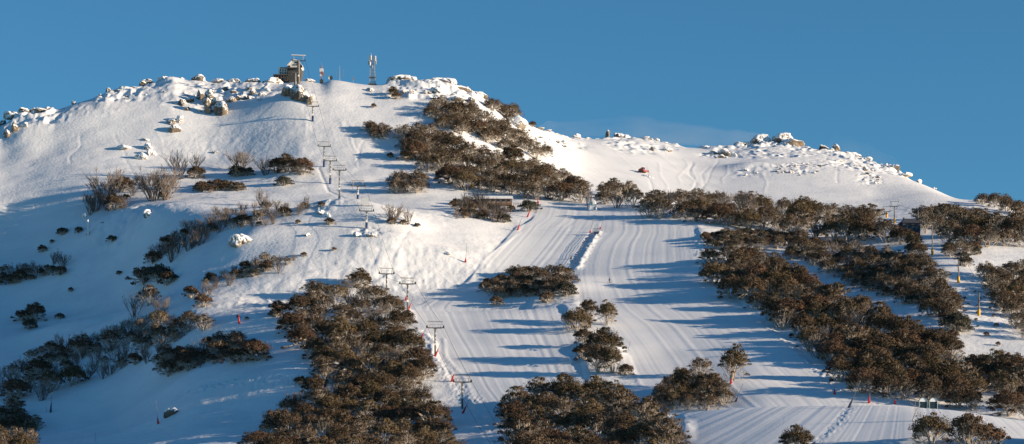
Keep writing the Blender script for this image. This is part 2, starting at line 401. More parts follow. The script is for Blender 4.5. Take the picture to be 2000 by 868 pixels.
# leaf hues
M_LEAF = {'dark brown': leaf_mat('leaf_dark_brown', (.118,.079,.046), (.066,.046,.03)),
          'olive brown': leaf_mat('leaf_olive', (.132,.093,.048), (.078,.057,.033)),
          'reddish brown': leaf_mat('leaf_reddish', (.125,.073,.044), (.078,.048,.032)),
          'grey green': leaf_mat('leaf_green', (.065,.065,.048), (.038,.04,.032))}
M_BARK = mat('pale_bark', (.52,.45,.37), .8, color2=(.26,.22,.18), scale=2.5)
M_TWIG = mat('grey_twig', (.20,.16,.135), .85, color2=(.11,.09,.08), scale=1.5)
M_RIME = mat('rime_white', (.78,.78,.80), .6, var=.1)
M_STEEL = mat('weathered_steel', (.20,.20,.185), .5, .4, var=.4, scale=1.2)
M_MAST = mat('painted_mast', (.17,.165,.13), .55, .1, var=.4, scale=1.0)
M_BLUE = mat('blue_pad', (.03,.07,.18), .6, var=.2)
M_RED = mat('red_cover', (.55,.025,.03), .55, var=.25)
M_YEL = mat('yellow_pad', (.75,.40,.02), .55, var=.15)
M_WHITE = mat('white_paint', (.78,.78,.76), .5, var=.08)
M_DARK = mat('dark_rubber', (.02,.02,.022), .6, var=.2)
M_POLE = mat('marker_pole', (.10,.095,.09), .5, .2)
M_CONC = mat('grey_concrete', (.22,.20,.18), .8, var=.3, scale=.6, bump=.3, bscale=3)
M_STONE = mat('dark_stone_wall', (.05,.05,.055), .85, color2=(.085,.082,.08), scale=1.6, bump=.6, bscale=3)
M_WALL = mat('cream_wall', (.78,.75,.68), .8, var=.1)
M_TIMBER = mat('brown_timber', (.20,.11,.065), .8, var=.4, scale=2)
M_GLASS = mat('dark_glass', (.02,.03,.04), .12, var=.1)
M_NAVY = mat('navy_cover', (.02,.035,.09), .6, var=.2)
M_TEAL = mat('teal_panel', (.08,.19,.22), .5, var=.2)
M_ANT = mat('antenna_grey', (.27,.28,.26), .5, .2, var=.2)
M_ORG = mat('red_oxide', (.42,.12,.06), .6, var=.2)

def rock_material(name, c1, c2, thr):
    m = mat(name, c1, .88, color2=c2, scale=.9, bump=.8, bscale=1.6); t = m.node_tree; n = t.nodes; b = n['Principled BSDF']
    g = n.new('ShaderNodeNewGeometry'); sx = n.new('ShaderNodeSeparateXYZ'); t.links.new(g.outputs['Normal'], sx.inputs[0])
    nz = n.new('ShaderNodeTexNoise'); nz.inputs['Scale'].default_value = 1.3; nz.inputs['Detail'].default_value = 6
    t.links.new(g.outputs['Position'], nz.inputs['Vector'])
    ad = n.new('ShaderNodeMath'); ad.operation = 'MULTIPLY_ADD'; ad.inputs[1].default_value = 2.6
    t.links.new(nz.outputs['Fac'], ad.inputs[0]); t.links.new(sx.outputs['Z'], ad.inputs[2])
    mr = n.new('ShaderNodeMapRange'); mr.inputs[1].default_value = thr + 1.26; mr.inputs[2].default_value = thr + 1.40
    t.links.new(ad.outputs[0], mr.inputs[0])
    mx = n.new('ShaderNodeMix'); mx.data_type = 'RGBA'; base = b.inputs['Base Color'].links[0].from_socket
    t.links.new(base, mx.inputs[6]); mx.inputs[7].default_value = (.86,.87,.89,1)
    t.links.new(mr.outputs[0], mx.inputs[0]); t.links.new(mx.outputs[2], b.inputs['Base Color'])
    return m
M_ROCK = {'tan': rock_material('tan_granite', (.27,.21,.145), (.11,.09,.075), .33),
          'dark': rock_material('dark_granite', (.075,.07,.065), (.14,.12,.095), .34),
          'snowy': rock_material('snow_crusted_granite', (.36,.30,.23), (.20,.17,.14), -.12)}

# ------------------------------------------------------------------ trees
def leaf_cloud(pads, per_area, size, rs, low=-.45):
    V = []
    for (cx, cy, cz, rx, ry, rz) in pads:
        n = int(per_area*rx*ry*4)
        th = rs.uniform(0, 2*np.pi, n); cz_ = rs.uniform(low, 1, n); s = np.sqrt(1-cz_**2)
        d = np.stack([s*np.cos(th), s*np.sin(th), cz_], 1)
        lump = 1 + .22*np.sin(d[:,0]*5+cx*3)*np.sin(d[:,1]*6+cy*2)
        r = rs.uniform(.72, 1.06, n)*lump
        P = d*r[:, None]*np.array([rx, ry, rz]) + np.array([cx, cy, cz])
        a = rs.normal(size=(n, 3)) ; nrm = d + .75*a*.6
        nrm /= np.linalg.norm(nrm, axis=1)[:, None]
        t1 = np.cross(nrm, rs.normal(size=(n, 3))); t1 /= np.linalg.norm(t1, axis=1)[:, None]
        t2 = np.cross(nrm, t1)
        sz = size*rs.uniform(.6, 1.4, n)[:, None]
        V.append(np.stack([P - t1*sz, P - t2*sz*.5, P + t1*sz, P + t2*sz*.5], 1))
    V = np.concatenate(V).reshape(-1, 3)
    return V
def quads_mesh(name, V, m):
    me = bpy.data.meshes.new(name); n = len(V)//4
    me.vertices.add(len(V)); me.vertices.foreach_set('co', V.astype(np.float32).ravel())
    me.loops.add(n*4); me.loops.foreach_set('vertex_index', np.arange(n*4, dtype=np.int32))
    me.polygons.add(n); me.polygons.foreach_set('loop_start', (np.arange(n)*4).astype(np.int32))
    me.update(calc_edges=True); me.materials.append(m); return me

def gum(seed, H, W, colour, open_=0.0, low=.04, npad=56, leafs=62, padr=(.5,1.0)):
    rs = np.random.RandomState(seed); r = random.Random(seed)
    pads = []
    lean = r.uniform(-.12, .12)
    for i in range(npad):
        a = i*2.39996 + r.uniform(-.4, .4); q = math.sqrt((i+.5)/npad)*r.uniform(.88, 1.1)
        ir = 1 + .22*math.sin(2*a+seed) + .14*math.sin(3*a+seed*2)
        x = math.cos(a)*q*W/2*ir; y = math.sin(a)*q*W/2*ir*.9
        z = H*(low + (1-low)*math.sqrt(max(0, 1-min(q, 1)**2.0))*r.uniform(.66, 1.04))
        pr = r.uniform(*padr)*(1-.15*q)
        if r.random() < open_: continue
        pads.append((x + lean*z, y, z-pr*.4, pr, pr*r.uniform(.8, 1.1), pr*r.uniform(.5, .78)))
    V1 = leaf_cloud(pads, leafs*.80, .17, rs)
    dome = [(lean*H*.6, 0, H*.40, W*.45, W*.43, H*.53)]
    for q in range(5):
        a = q*1.2566 + seed; dome.append((lean*H*.6+math.cos(a)*W*.25, math.sin(a)*W*.24, H*(.44+.07*math.sin(q*2.3+seed)), W*.26, W*.25, H*.38))
    V2 = leaf_cloud(dome, leafs*(.4 if open_ > .3 else 1.0)*.30, .17, rs, low=.15)
    crown = quads_mesh('crown', np.concatenate([V1, V2]), M_LEAF[colour])
    st = MB(); ns = r.randint(5, 8); roots = []
    for k in range(ns):
        a = k*2*math.pi/ns + r.uniform(-.3, .3); q = r.uniform(.35, .8)
        base = Vector((math.cos(a)*.25, math.sin(a)*.25, -.6))
        tip = Vector((math.cos(a)*q*W*.38 + lean*H*.6, math.sin(a)*q*W*.36, H*r.uniform(.5, .72)))
        mid = base.lerp(tip, .45) + Vector((r.uniform(-.35,.35)-math.cos(a)*.25, r.uniform(-.35,.35), r.uniform(-.1,.4)))
        m2 = mid.lerp(tip, .5) + Vector((r.uniform(-.25,.25), r.uniform(-.25,.25), r.uniform(-.1,.2)))
        st.tube([base, mid, m2, tip], [.17,.12,.09,.05], 5, False); roots.append((mid, m2, tip))
    for p in pads:
        c = Vector(p[:3]); m, m2, t = min(roots, key=lambda q: (q[2]-c).length)
        s0 = m2 if (t-c).length < 1.8 else (m if r.random() < .5 else m2)
        for j in range(4):
            e = c + Vector((r.uniform(-.7,.7)*p[3], r.uniform(-.7,.7)*p[3], r.uniform(-.2,.35)))
            st.tube([s0, s0.lerp(e, .5)+Vector((r.uniform(-.25,.25), r.uniform(-.25,.25), -.12)), e], [.06,.05,.03], 4, False)
    for q in range(int(34 + 20*(open_ > .3))):        # pale limbs that show at the outside of the crown
        a = r.uniform(0, 6.283); e = r.uniform(.12, .85); rr = math.sqrt(max(0, 1-e*e*.8))
        o = Vector((math.cos(a)*rr*W*.47 + lean*H*.5, math.sin(a)*rr*W*.45, H*(.12+.78*e)))
        i_ = Vector((o.x*.55, o.y*.55, o.z - H*r.uniform(.16, .3)))
        mdl = i_.lerp(o, .5) + Vector((r.uniform(-.2,.2), r.uniform(-.2,.2), r.uniform(-.15,.15)))
        st.tube([i_, mdl, o], [.075,.06,.035], 4, False)
        st.tube([mdl, mdl.lerp(o, .6)+Vector((r.uniform(-.5,.5), r.uniform(-.5,.5), .25))], [.05,.03], 4, False)
    return (st.mesh('trunk', M_BARK), crown)

def bare(seed, H, W, nst=11, material=None, rad=.075):
    r = random.Random(seed); st = MB()
    def grow(p, d, L, rd, lev):
        q = p + d*L*.5 + Vector((r.uniform(-.08,.08), r.uniform(-.08,.08), 0))*L
        e = p + d*L + Vector((r.uniform(-.1,.1), r.uniform(-.1,.1), .06))*L
        st.tube([p, q, e], [rd, rd*.8, rd*.55], 4 if lev < 2 else 3, False)
        if lev < 3:
            for _ in range(3 if lev else 4):
                o = r.choice([q, e, e]); dd = (d + Vector((r.uniform(-.6,.6), r.uniform(-.6,.6), r.uniform(-.1,.45)))).normalized()
                grow(o, dd, L*r.uniform(.5, .75), max(rd*.55, .022), lev+1)
    for k in range(nst):
        a = r.uniform(0, 6.283); q = r.uniform(.1, 1)
        d = Vector((math.cos(a)*q*W/H*.6, math.sin(a)*q*W/H*.6, 1)).normalized()
        grow(Vector((math.cos(a)*.3*q, math.sin(a)*.3*q, -.4)), d, H*r.uniform(.34, .46), rad*r.uniform(.7, 1.1), 0)
    return (st.mesh('branches', material or M_TWIG),)

C = ['dark brown', 'olive brown', 'reddish brown', 'grey green']
GUM = {'dome': [(gum(31, 6.6, 9.5, C[0]), C[0]), (gum(32, 7.0, 9.0, C[1]), C[1]), (gum(33, 6.2, 9.8, C[2]), C[2]), (gum(34, 6.8, 8.6, C[0], .12), C[0]), (gum(35, 6.4, 9.2, C[1], .1), C[1])],
       'open': [(gum(41, 7.2, 8.6, C[0], .33, .34, 52, 56, (.45,.8)), C[0]), (gum(42, 7.0, 8.2, C[1], .36, .4, 52, 56, (.45,.8)), C[1]), (gum(43, 6.8, 8.8, C[0], .38, .3, 52, 56, (.45,.8)), C[0])],
       'bush': [(gum(51, 3.2, 5.2, C[0], .05, .12, 28, 64, (.42,.7)), C[0]), (gum(52, 3.0, 5.0, C[3], .1, .12, 28, 64, (.42,.7)), C[3]), (gum(53, 3.4, 4.8, C[2], .1, .12, 28, 64, (.42,.7)), C[2])],
       'tall': [(gum(61, 8.6, 7.6, C[0], .05, .22, 54, 56, (.55,.95)), C[0]), (gum(62, 8.4, 7.0, C[1], .08, .22, 54, 56, (.55,.95)), C[1])],
       'bare': [(bare(71, 4.4, 5.5), ''), (bare(72, 4.0, 5.0, 13), ''), (bare(73, 4.6, 4.6, 9), ''), (bare(74, 3.6, 6.0, 14), '')],
       'wisp': [(bare(75, 4.2, 3.4, 5, None, .05), ''), (bare(76, 3.6, 3.0, 4, None, .05), '')]}
HREF = {'dome': 6.6, 'open': 7.0, 'bush': 3.2, 'tall': 8.5, 'bare': 4.3, 'wisp': 4.0}
WREF = {'dome': 9.4, 'open': 8.5, 'bush': 5.0, 'tall': 7.4, 'bare': 5.2, 'wisp': 3.2}
TREES = []    # dicts: kind, var, loc, scale, rz, label pieces
def add_tree(kind, px, row, hpx=None, h=None, where='', base=False, var=None, uniq=None, wide=1.0, sink=.0, ymin=560):
    """px,row: middle of the crown in the photograph (or the foot when base=True)"""
    P = pt(px, row, ymin)
    for _ in range(3):
        hh = h if h else hpx*P.y/F
        P = pt(px, row + (0 if base else .45*hh*F/P.y), ymin)
    hh = h if h else hpx*P.y/F
    v = rnd.randrange(len(GUM[kind])) if var is None else var
    TREES.append(dict(kind=kind, var=v, loc=Vector((P.x, P.y, P.z-sink)), s=hh/HREF[kind], rz=rnd.uniform(0, 6.28), where=where, px=px, row=row, uniq=uniq, wide=wide, big=hh*F/P.y))
def grove(name, poly, h, kinds, dens=1.0, jitter=.2, ymin=560):
    xs = [p[0] for p in poly]; ys = [p[1] for p in poly]; pts = []
    tries = 0
    while tries < 2600:
        tries += 1
        x = rnd.uniform(min(xs), max(xs)); y = rnd.uniform(min(ys), max(ys))
        if not inpoly(np.array([x]), np.array([y]), poly)[0]: continue
        k = rnd.choices([a for a, _ in kinds], [b for _, b in kinds])[0]
        hh = h*rnd.uniform(1-jitter, 1+jitter)*(1 if k not in ('bush', 'wisp') else .62)
        Y = pt(x, y+12).y; w = hh*WREF[k]/HREF[k]*F/Y
        if any(((x-a)/(.5*(w+ww)*.49/dens))**2 + ((y-b)/(.5*(w+ww)*.275/dens))**2 < 1 for a, b, ww in pts): continue
        pts.append((x, y, w))
        tx = (x-min(xs))/(max(xs)-min(xs)); ty = (y-min(ys))/(max(ys)-min(ys))
        sub = ['upper', 'middle', 'lower'][min(2, int(ty*3))] + ' ' + ['left', 'centre', 'right'][min(2, int(tx*3))]
        add_tree(k, x, y, h=hh, where=(sub + ' of ' + name), ymin=ymin)

D = [('dome', 6), ('open', 2)]; DO = [('dome', 4), ('open', 3), ('bare', 1)]
grove('the grove left of the lowest towers', [(585,590),(640,565),(720,560),(765,605),(820,690),(832,730),(825,770),(865,830),(890,868),(890,905),(490,905),(500,855),(545,810),(605,750),(612,690),(575,650),(560,615)], 6.6, D+[('bare', .7)])
grove('the bottom centre grove', [(1000,790),(1055,765),(1120,765),(1200,762),(1235,785),(1285,800),(1305,840),(1315,900),(1000,900)], 7.8, [('dome', 5), ('open', 3)])
grove('the oval clump below the main run', [(1285,760),(1330,738),(1385,738),(1420,765),(1410,785),(1330,790),(1290,785)], 5.6, [('dome', 4), ('tall', 1)])
grove('the clump beside the snow fence', [(945,555),(1000,532),(1060,528),(1110,530),(1115,553),(1060,575),(1000,575),(950,575)], 4.6, [('dome', 4), ('open', 1), ('bush', 2)])
grove('the forest right of the main run', [(1382,495),(1450,495),(1530,520),(1600,560),(1700,610),(1780,640),(1860,685),(1930,700),(2010,705),(2020,800),(1900,786),(1800,772),(1720,762),(1665,742),(1620,705),(1570,665),(1520,625),(1465,585),(1410,555),(1382,525)], 7.6, [('dome', 7), ('open', 2), ('tall', 1), ('bare', .5)], 1.16, ymin=722)
grove('the scrub beside the upper main run', [(1372,462),(1440,452),(1560,455),(1575,475),(1500,478),(1400,482)], 4.6, [('dome', 3), ('bush', 3)], .95)
grove('the thicket left of the yellow towers', [(1560,465),(1640,475),(1720,492),(1800,505),(1845,545),(1872,600),(1872,635),(1830,615),(1790,588),(1740,575),(1680,555),(1600,515),(1540,498)], 5.0, [('dome', 4), ('open', 2), ('bush', 2), ('bare', 1)], 1.12)
grove('the tree line below the far ridge', [(1250,402),(1290,385),(1350,380),(1440,388),(1520,402),(1600,405),(1690,420),(1735,440),(1765,462),(1700,455),(1560,445),(1420,430),(1330,416),(1250,408)], 7.6, [('dome', 3), ('open', 4), ('bare', 2)], 1.15)
grove('the tree line behind the yellow towers', [(1800,412),(1880,412),(1920,425),(2010,430),(2010,468),(1900,462),(1850,455),(1800,440)], 7.8, [('dome', 3), ('open', 3)], 1.15)
grove('the right edge thicket', [(1925,530),(2010,520),(2015,655),(1975,620),(1935,570)], 5.6, D)
grove('the scrub under the right tree line', [(1850,480),(1905,478),(1912,492),(1855,492)], 4.4, [('dome', 2), ('open', 2), ('bush', 2)])
grove('the wood above the timber hut', [(785,262),(830,250),(880,275),(935,300),(1000,305),(1050,318),(1080,335),(1125,345),(1148,375),(1130,386),(1050,380),(960,370),(885,352),(855,330),(805,310),(785,285)], 7.4, [('dome', 6), ('open', 3)], 1.0)
grove('the band under the summit rocks', [(835,215),(870,200),(930,222),(990,245),(1045,285),(1075,300),(1040,300),(975,280),(920,255),(855,238)], 6.2, D, 1.0)
grove('the skyline trees right of summit rocks', [(945,200),(990,205),(1015,228),(990,232)], 5.5, [('dome', 1)], .9)
grove('the small clump below the lattice mast', [(722,245),(758,255),(752,266),(730,262)], 5.2, [('dome', 2), ('open', 2)])
grove('the low clump below the hill wood', [(770,350),(822,348),(828,366),(770,368)], 6.4, [('dome', 2), ('bare', 1)], 1.1)
grove('the scrub around the timber hut', [(880,398),(925,385),(950,402),(1000,408),(990,425),(950,425),(890,420)], 4.2, [('bush', 3), ('bare', 4), ('dome', 1)])
grove('the trees left of the far snowfield', [(1172,368),(1235,368),(1240,390),(1180,392)], 7.2, [('open', 3), ('dome', 1), ('bare', 1)])
grove('the wood on the right skyline knoll', [(1915,388),(1950,384),(1990,400),(2010,412),(1990,412)], 6.0, [('dome', 1)])
grove('the bushes on the left terrace', [(445,430),(500,425),(565,408),(598,402),(560,422),(500,442),(450,442)], 4.6, [('bush', 2), ('open', 2), ('bare', 4)], .8, .45)
grove('the diagonal scrub line at left', [(490,512),(590,498),(598,503),(520,528),(440,552),(385,575),(370,572),(410,540)], 4.4, [('bush', 3), ('open', 2), ('bare', 4)], .8, .45)
grove('the long thicket at lower left', [(0,725),(60,695),(150,655),(230,655),(310,625),(390,612),(398,630),(330,665),(300,695),(230,725),(170,740),(80,765),(0,775)], 5.6, [('dome', 2), ('open', 4), ('bare', 5), ('bush', 1)], .88, .4)
grove('the round clump at lower left', [(300,700),(390,672),(450,658),(500,668),(505,690),(450,705),(400,705),(320,730)], 5.4, [('dome', 3), ('bush', 1), ('bare', 1)], 1.0, .35)
grove('the bottom left corner thicket', [(-10,800),(40,795),(70,830),(55,880),(-10,880)], 6.0, D)
grove('the shaded left edge bushes', [(0,528),(70,518),(110,525),(60,545),(0,555)], 4.0, [('bush', 2), ('open', 1), ('bare', 2)], .85, .35)
grove('the bushes below the bare shrubs', [(380,362),(425,355),(470,360),(478,370),(385,372)], 3.4, [('bush', 1)])
grove('the bare thicket on the left slope', [(320,470),(380,435),(440,420),(450,435),(390,465),(330,500),(300,500)], 5.8, [('bare', 4), ('bush', 1)], 1.15, .35)
grove('the saplings above the lower thicket', [(180,655),(260,625),(320,610),(330,625),(250,650),(190,668)], 4.2, [('wisp', 1)], 1.0)
grove('the scrub among the yellow towers', [(1845,575),(1880,560),(1930,580),(1950,640),(1960,680),(1900,650)], 1.5, [('bush', 1)], .17, .4)

grove('the bare shrubs on the upper left slope', [(160,385),(230,350),(340,345),(350,365),(260,385),(240,405),(170,410)], 5.2, [('bare', 6), ('bush', 1)], .62, .4)
grove('the bare shrubs above the terrace bushes', [(420,410),(500,400),(560,395),(560,405),(500,418),(430,425)], 4.6, [('bare', 1)], .8, .3)
grove('the trees right of the near run', [(2040,850),(2170,835),(2180,880),(2050,890)], 7.5, [('dome', 1)], .8)
S = [  # single plants: kind, column, row of crown middle, height in rows, label
 ('dome',1760,462,36,'domed snow gum covering the left wall of the dark lodge'),
 ('dome',1784,472,30,'domed snow gum in front of the right wall of the dark lodge'),
 ('tall',1430,712,72,'tall leaning snow gum standing alone at the right of the oval clump'),
 ('open',1366,718,40,'sparse snow gum rising at the back of the oval clump'),
 ('dome',1127,628,50,'left front tree of the trio in the gap between the two runs'),
 ('tall',1150,608,46,'rear middle tree of the trio in the gap between the two runs'),
 ('tall',1186,614,50,'right hand tree of the trio in the gap between the two runs'),
 ('bush',1141,658,28,'small bush at the foot of the trio between the runs'),
 ('dome',1182,676,56,'snow gum at the top of the lower island between the runs'),
 ('tall',1168,702,58,'left snow gum of the lower island between the runs'),
 ('tall',1196,705,56,'right snow gum of the lower island between the runs'),
 ('bush',1143,690,32,'dark bush at the left edge of the lower island between the runs'),
 ('bush',1222,724,22,'small bush at the right edge of the lower island between the runs'),
 ('bush',970,590,18,'small bush below the clump beside the snow fence'),
 ('bush',1067,582,22,'bush at the lower edge of the fence clump'),
 ('bush',1105,565,30,'frosted bush at the right end of the fence clump'),
 ('bush',1035,403,24,'round bush on the bench right of the timber hut'),
 ('bush',985,428,18,'small bush at the right end of the hut scrub'),
 ('dome',1818,842,66,'frosted snow gum at the bottom right beside the fallen branches'),
 ('tall',1893,852,92,'dark snow gum at the bottom right in front of the near run'),
 ('bush',1935,858,46,'low dark shrub at the right of the bottom right snow gum'),
 ('dome',1553,864,52,'round tree top poking into the bottom of the near run'),
 ('dome',768,182,18,'small frosted shrub below the left end of the summit rocks'),
 ('bush',775,188,14,'small shrub on the summit slope under the rocks'),
 ('bush',730,208,8,'tiny shrub on the snow below the lattice mast'),
 ('dome',740,262,16,'lower shrub of the small clump below the lattice mast'),
 ('bush',762,304,10,'small dark shrub left of the main hill wood'),
 ('dome',795,304,22,'lone shrub left of the main hill wood'),
 ('dome',935,250,30,'isolated snow gum between the two upper tree bands'),
 ('open',950,265,26,'sparse snow gum between the two upper tree bands'),
 ('dome',1040,244,12,'last little tree on the skyline edge of the main hill'),
 ('dome',560,322,34,'full snow gum on the upper left terrace'),
 ('dome',590,326,36,'right hand snow gum on the upper left terrace'),
 ('bush',540,326,26,'dark bush left of the upper terrace snow gums'),
 ('bush',463,334,24,'round dark bush on the upper left terrace'),
 ('bush',482,336,18,'smaller dark bush on the upper left terrace'),
 ('bush',556,354,20,'small bush below the upper terrace snow gums'),
 ('bush',383,338,24,'dark bush beside the bare shrubs at the upper left'),
 ('bare',470,308,58,'bare shrub rising behind the round dark bush'),
 ('bare',518,326,40,'leaning bare shrub left of the terrace snow gums'),
 ('bare',350,326,56,'bare shrub at the top of the upper left row'),
 ('bare',382,318,32,'small bare shrub behind the dark bush at the upper left'),
 ('bare',300,358,76,'broad bare shrub in the middle of the upper left row'),
 ('bare',322,362,66,'pale trunked bare shrub at the right of the upper left row'),
 ('bare',212,364,80,'large bare shrub at the left end of the upper left row'),
 ('bare',186,388,56,'low bare shrub hugging the snow at the left end of the row'),
 ('bush',240,362,26,'leafy bush among the left bare shrubs'),
 ('dome',225,398,30,'frosted bush under the left bare shrubs'),
 ('bush',320,382,18,'small bush at the foot of the broad bare shrub'),
 ('bare',512,388,34,'solitary bare shrub on the middle terrace'),
 ('bush',520,400,14,'small dark bush at the foot of the solitary bare shrub'),
 ('wisp',600,395,24,'thin bare sapling left of the middle lift towers'),
 ('bush',594,403,12,'small bush beside the thin bare sapling'),
 ('bush',628,400,10,'small dark tuft left of the middle lift towers'),
 ('bush',644,434,14,'dark round tuft on the mound left of the lift line'),
 ('bush',582,434,8,'tiny tuft poking out of the snow below the terrace'),
 ('bush',653,487,7,'tiny tuft on the open slope above the large grove'),
 ('bare',768,418,46,'bare shrub right of the middle lift towers'),
 ('bare',798,424,30,'small bare shrub beside the one right of the lift'),
 ('bush',765,434,14,'dark bush under the bare shrub right of the lift'),
 ('bush',788,436,10,'low dark bush right of the middle lift towers'),
 ('bush',815,440,9,'low tuft at the end of the line right of the lift'),
 ('bare',905,398,40,'bare shrub left of the timber hut'),
 ('bare',945,395,46,'bare shrub in front of the timber hut'),
 ('bare',965,415,44,'bare shrub below the timber hut'),
 ('wisp',1148,394,34,'bare sapling in front of the snow crusted hut'),
 ('bush',122,452,16,'small shrub at the left in the shaded hollow'),
 ('bush',154,450,12,'small shrub right of its twin in the shaded hollow'),
 ('bush',102,472,7,'tiny shrub above the left hollow bushes'),
 ('bush',83,488,14,'round shrub on the streaked snow at the left'),
 ('bush',220,468,13,'tiny shrub below the snow plastered stump'),
 ('bush',233,535,9,'dark tuft in the middle of the blue shadow'),
 ('bush',138,567,8,'dark tuft in the lower part of the blue shadow'),
 ('bush',283,540,34,'frosted bush at the right edge of the blue shadow'),
 ('bush',312,535,36,'frosted bush below the bare thicket'),
 ('bush',328,545,26,'small frosted bush right of the blue shadow'),
 ('bush',300,505,24,'leafy bush under the bare thicket'),
 ('bare',105,505,30,'bare shrub at the left edge of the blue shadow'),
 ('bare',122,512,30,'thin bare shrub over a snow drift at the left'),
 ('bush',118,532,18,'small dark bush by the snow drift at the left'),
 ('bush',398,590,24,'round frosted bush above the lower left thicket'),
 ('dome',68,612,36,'frosted bush on the lower left snow bank'),
 ('bush',45,618,22,'dark bush at the left of the lower left snow bank'),
 ('bush',58,634,22,'snow laden bush at the foot of the lower left bank'),
 ('bush',118,618,12,'small isolated bush right of the lower left bank'),
 ('open',290,580,40,'sparse tree standing above the lower left thicket'),
 ('bare',262,600,44,'bare tree above the lower left thicket'),
 ('bare',318,596,40,'bare tree right of the sparse one above the thicket'),
 ('bush',547,606,28,'sparse bush at the left edge of the large grove'),
 ('open',612,566,36,'pale stemmed snow gum at the top of the large grove'),
 ('dome',700,548,36,'rounded snow gum at the very top of the large grove'),
 ('dome',765,596,36,'rounded snow gum at the top right of the large grove'),
 ('bush',540,612,18,'small outlying bush left of the large grove'),
 ('bush',585,745,18,'small outlying bush at the left edge of the large grove'),
 ('bush',465,620,6,'tiny tuft beside the thin red marker pole'),
 ('bush',482,622,6,'second tiny tuft beside the thin red marker pole'),
 ('open',1200,368,34,'pale branched snow gum left of the far snowfield'),
 ('open',1840,412,30,'flat topped tree rising above the right tree line'),
 ('wisp',1885,415,26,'thin topped tree at the right of the tree line'),
 ('dome',1792,490,36,'snow gum on the bank left of the yellow based towers'),
 ('bush',1880,440+60,16,'frosted bush beside the middle yellow based tower'),
 ('bush',1885,512,20,'low bush behind the fourth yellow based tower'),
 ('bush',1855,660,24,'frosted bush at the foot of the long thicket'),
 ('bush',1870,632,40,'tapering bush at the right tip of the long thicket'),
 ('bare',1455,395,34,'bare tree standing out of the far tree line'),
 ('bush',1520,468,18,'small bush above the long thicket'),
 ('bush',1605,455,14,'small bush on the snow under the far tree line'),
]
for k, px, row, hp, lab in S: add_tree(k, px, row, hpx=hp, uniq=lab)

SHORT = {'dark brown': 'brown', 'olive brown': 'olive', 'reddish brown': 'russet', 'grey green': 'greyish'}
NAME = {'dome': 'snow_gum', 'open': 'snow_gum', 'tall': 'snow_gum', 'bush': 'gum_bush', 'bare': 'bare_shrub', 'wisp': 'bare_sapling'}
CAT = {'dome': 'tree', 'open': 'tree', 'tall': 'tree', 'bush': 'bush', 'bare': 'shrub', 'wisp': 'sapling'}
FORM = {'dome': 'domed snow gum', 'open': 'sparse snow gum', 'tall': 'tall snow gum', 'bush': 'low gum bush', 'bare': 'leafless grey shrub', 'wisp': 'thin leafless sapling'}
gums = sorted([t for t in TREES if NAME[t['kind']] == 'snow_gum'], key=lambda t: -(t['big'] + (1000 if t['uniq'] else 0)))
rest = gums[300:]
keep = [t for t in TREES if not any(t is r for r in rest)]
print('TREES', len(TREES), 'gums', len(gums), 'rest', len(rest))
for t in keep:
    parts, colour = GUM[t['kind']][t['var']]
    nm = NAME[t['kind']]
    sc = (t['s']*t['wide'], t['s']*t['wide'], t['s'])
    if len(parts) == 1:
        o = link(nm, parts[0], None, t['loc'], t['rz'], sc)
    else:
        o = empty(nm, t['loc'], t['rz']); o.scale = sc
        link('trunk', parts[0], o); link('crown', parts[1], o)
    if t['uniq']: tag(o, t['uniq'], CAT[t['kind']])
    else:
        lab = (SHORT[colour] + ' ' if colour else '') + FORM[t['kind']] + ' at ' + t['where']
        tag(o, lab, CAT[t['kind']], FORM[t['kind']] + 's in ' + t['where'].split(' of ', 1)[1])
if rest:
    Vc, Vt = [], []; tf = []; off = 0
    for t in rest:
        parts, _ = GUM[t['kind']][t['var']]
        M = Matrix.Translation(t['loc']) @ Matrix.Rotation(t['rz'], 4, 'Z') @ Matrix.Scale(t['s'], 4)
        A = np.array(M)
        for me, dst in ((parts[0], 't'), (parts[1], 'c')):
            co = np.empty(len(me.vertices)*3, np.float32); me.vertices.foreach_get('co', co); co = co.reshape(-1, 3)@A[:3,:3].T + A[:3,3]
            if dst == 'c': Vc.append(co.reshape(-1, 4, 3)[::2].reshape(-1, 3))
            else:
                li = np.empty(len(me.loops), np.int32); me.loops.foreach_get('vertex_index', li)
                Vt.append(co); tf.append(li.reshape(-1, 4)+off); off += len(co)
    V1 = np.concatenate(Vt); Fq = np.concatenate(tf); V2 = np.concatenate(Vc)
    allv = np.concatenate([V1, V2]); qi = np.concatenate([Fq, np.arange(len(V2)).reshape(-1, 4)+len(V1)])
    me = bpy.data.meshes.new('distant_trees'); me.vertices.add(len(allv)); me.vertices.foreach_set('co', allv.astype(np.float32).ravel())
    me.loops.add(qi.size); me.loops.foreach_set('vertex_index', qi.ravel().astype(np.int32))
    me.polygons.add(len(qi)); me.polygons.foreach_set('loop_start', (np.arange(len(qi))*4).astype(np.int32))
    mi = np.zeros(len(qi), np.int32); mi[len(Fq):] = 1; me.update(calc_edges=True)
    me.materials.append(M_BARK); me.materials.append(M_LEAF['dark brown']); me.polygons.foreach_set('material_index', mi)
    o = link('distant_trees', me); tag(o, 'small far snow gums filling the woods on the upper slopes', 'trees', kind='stuff')

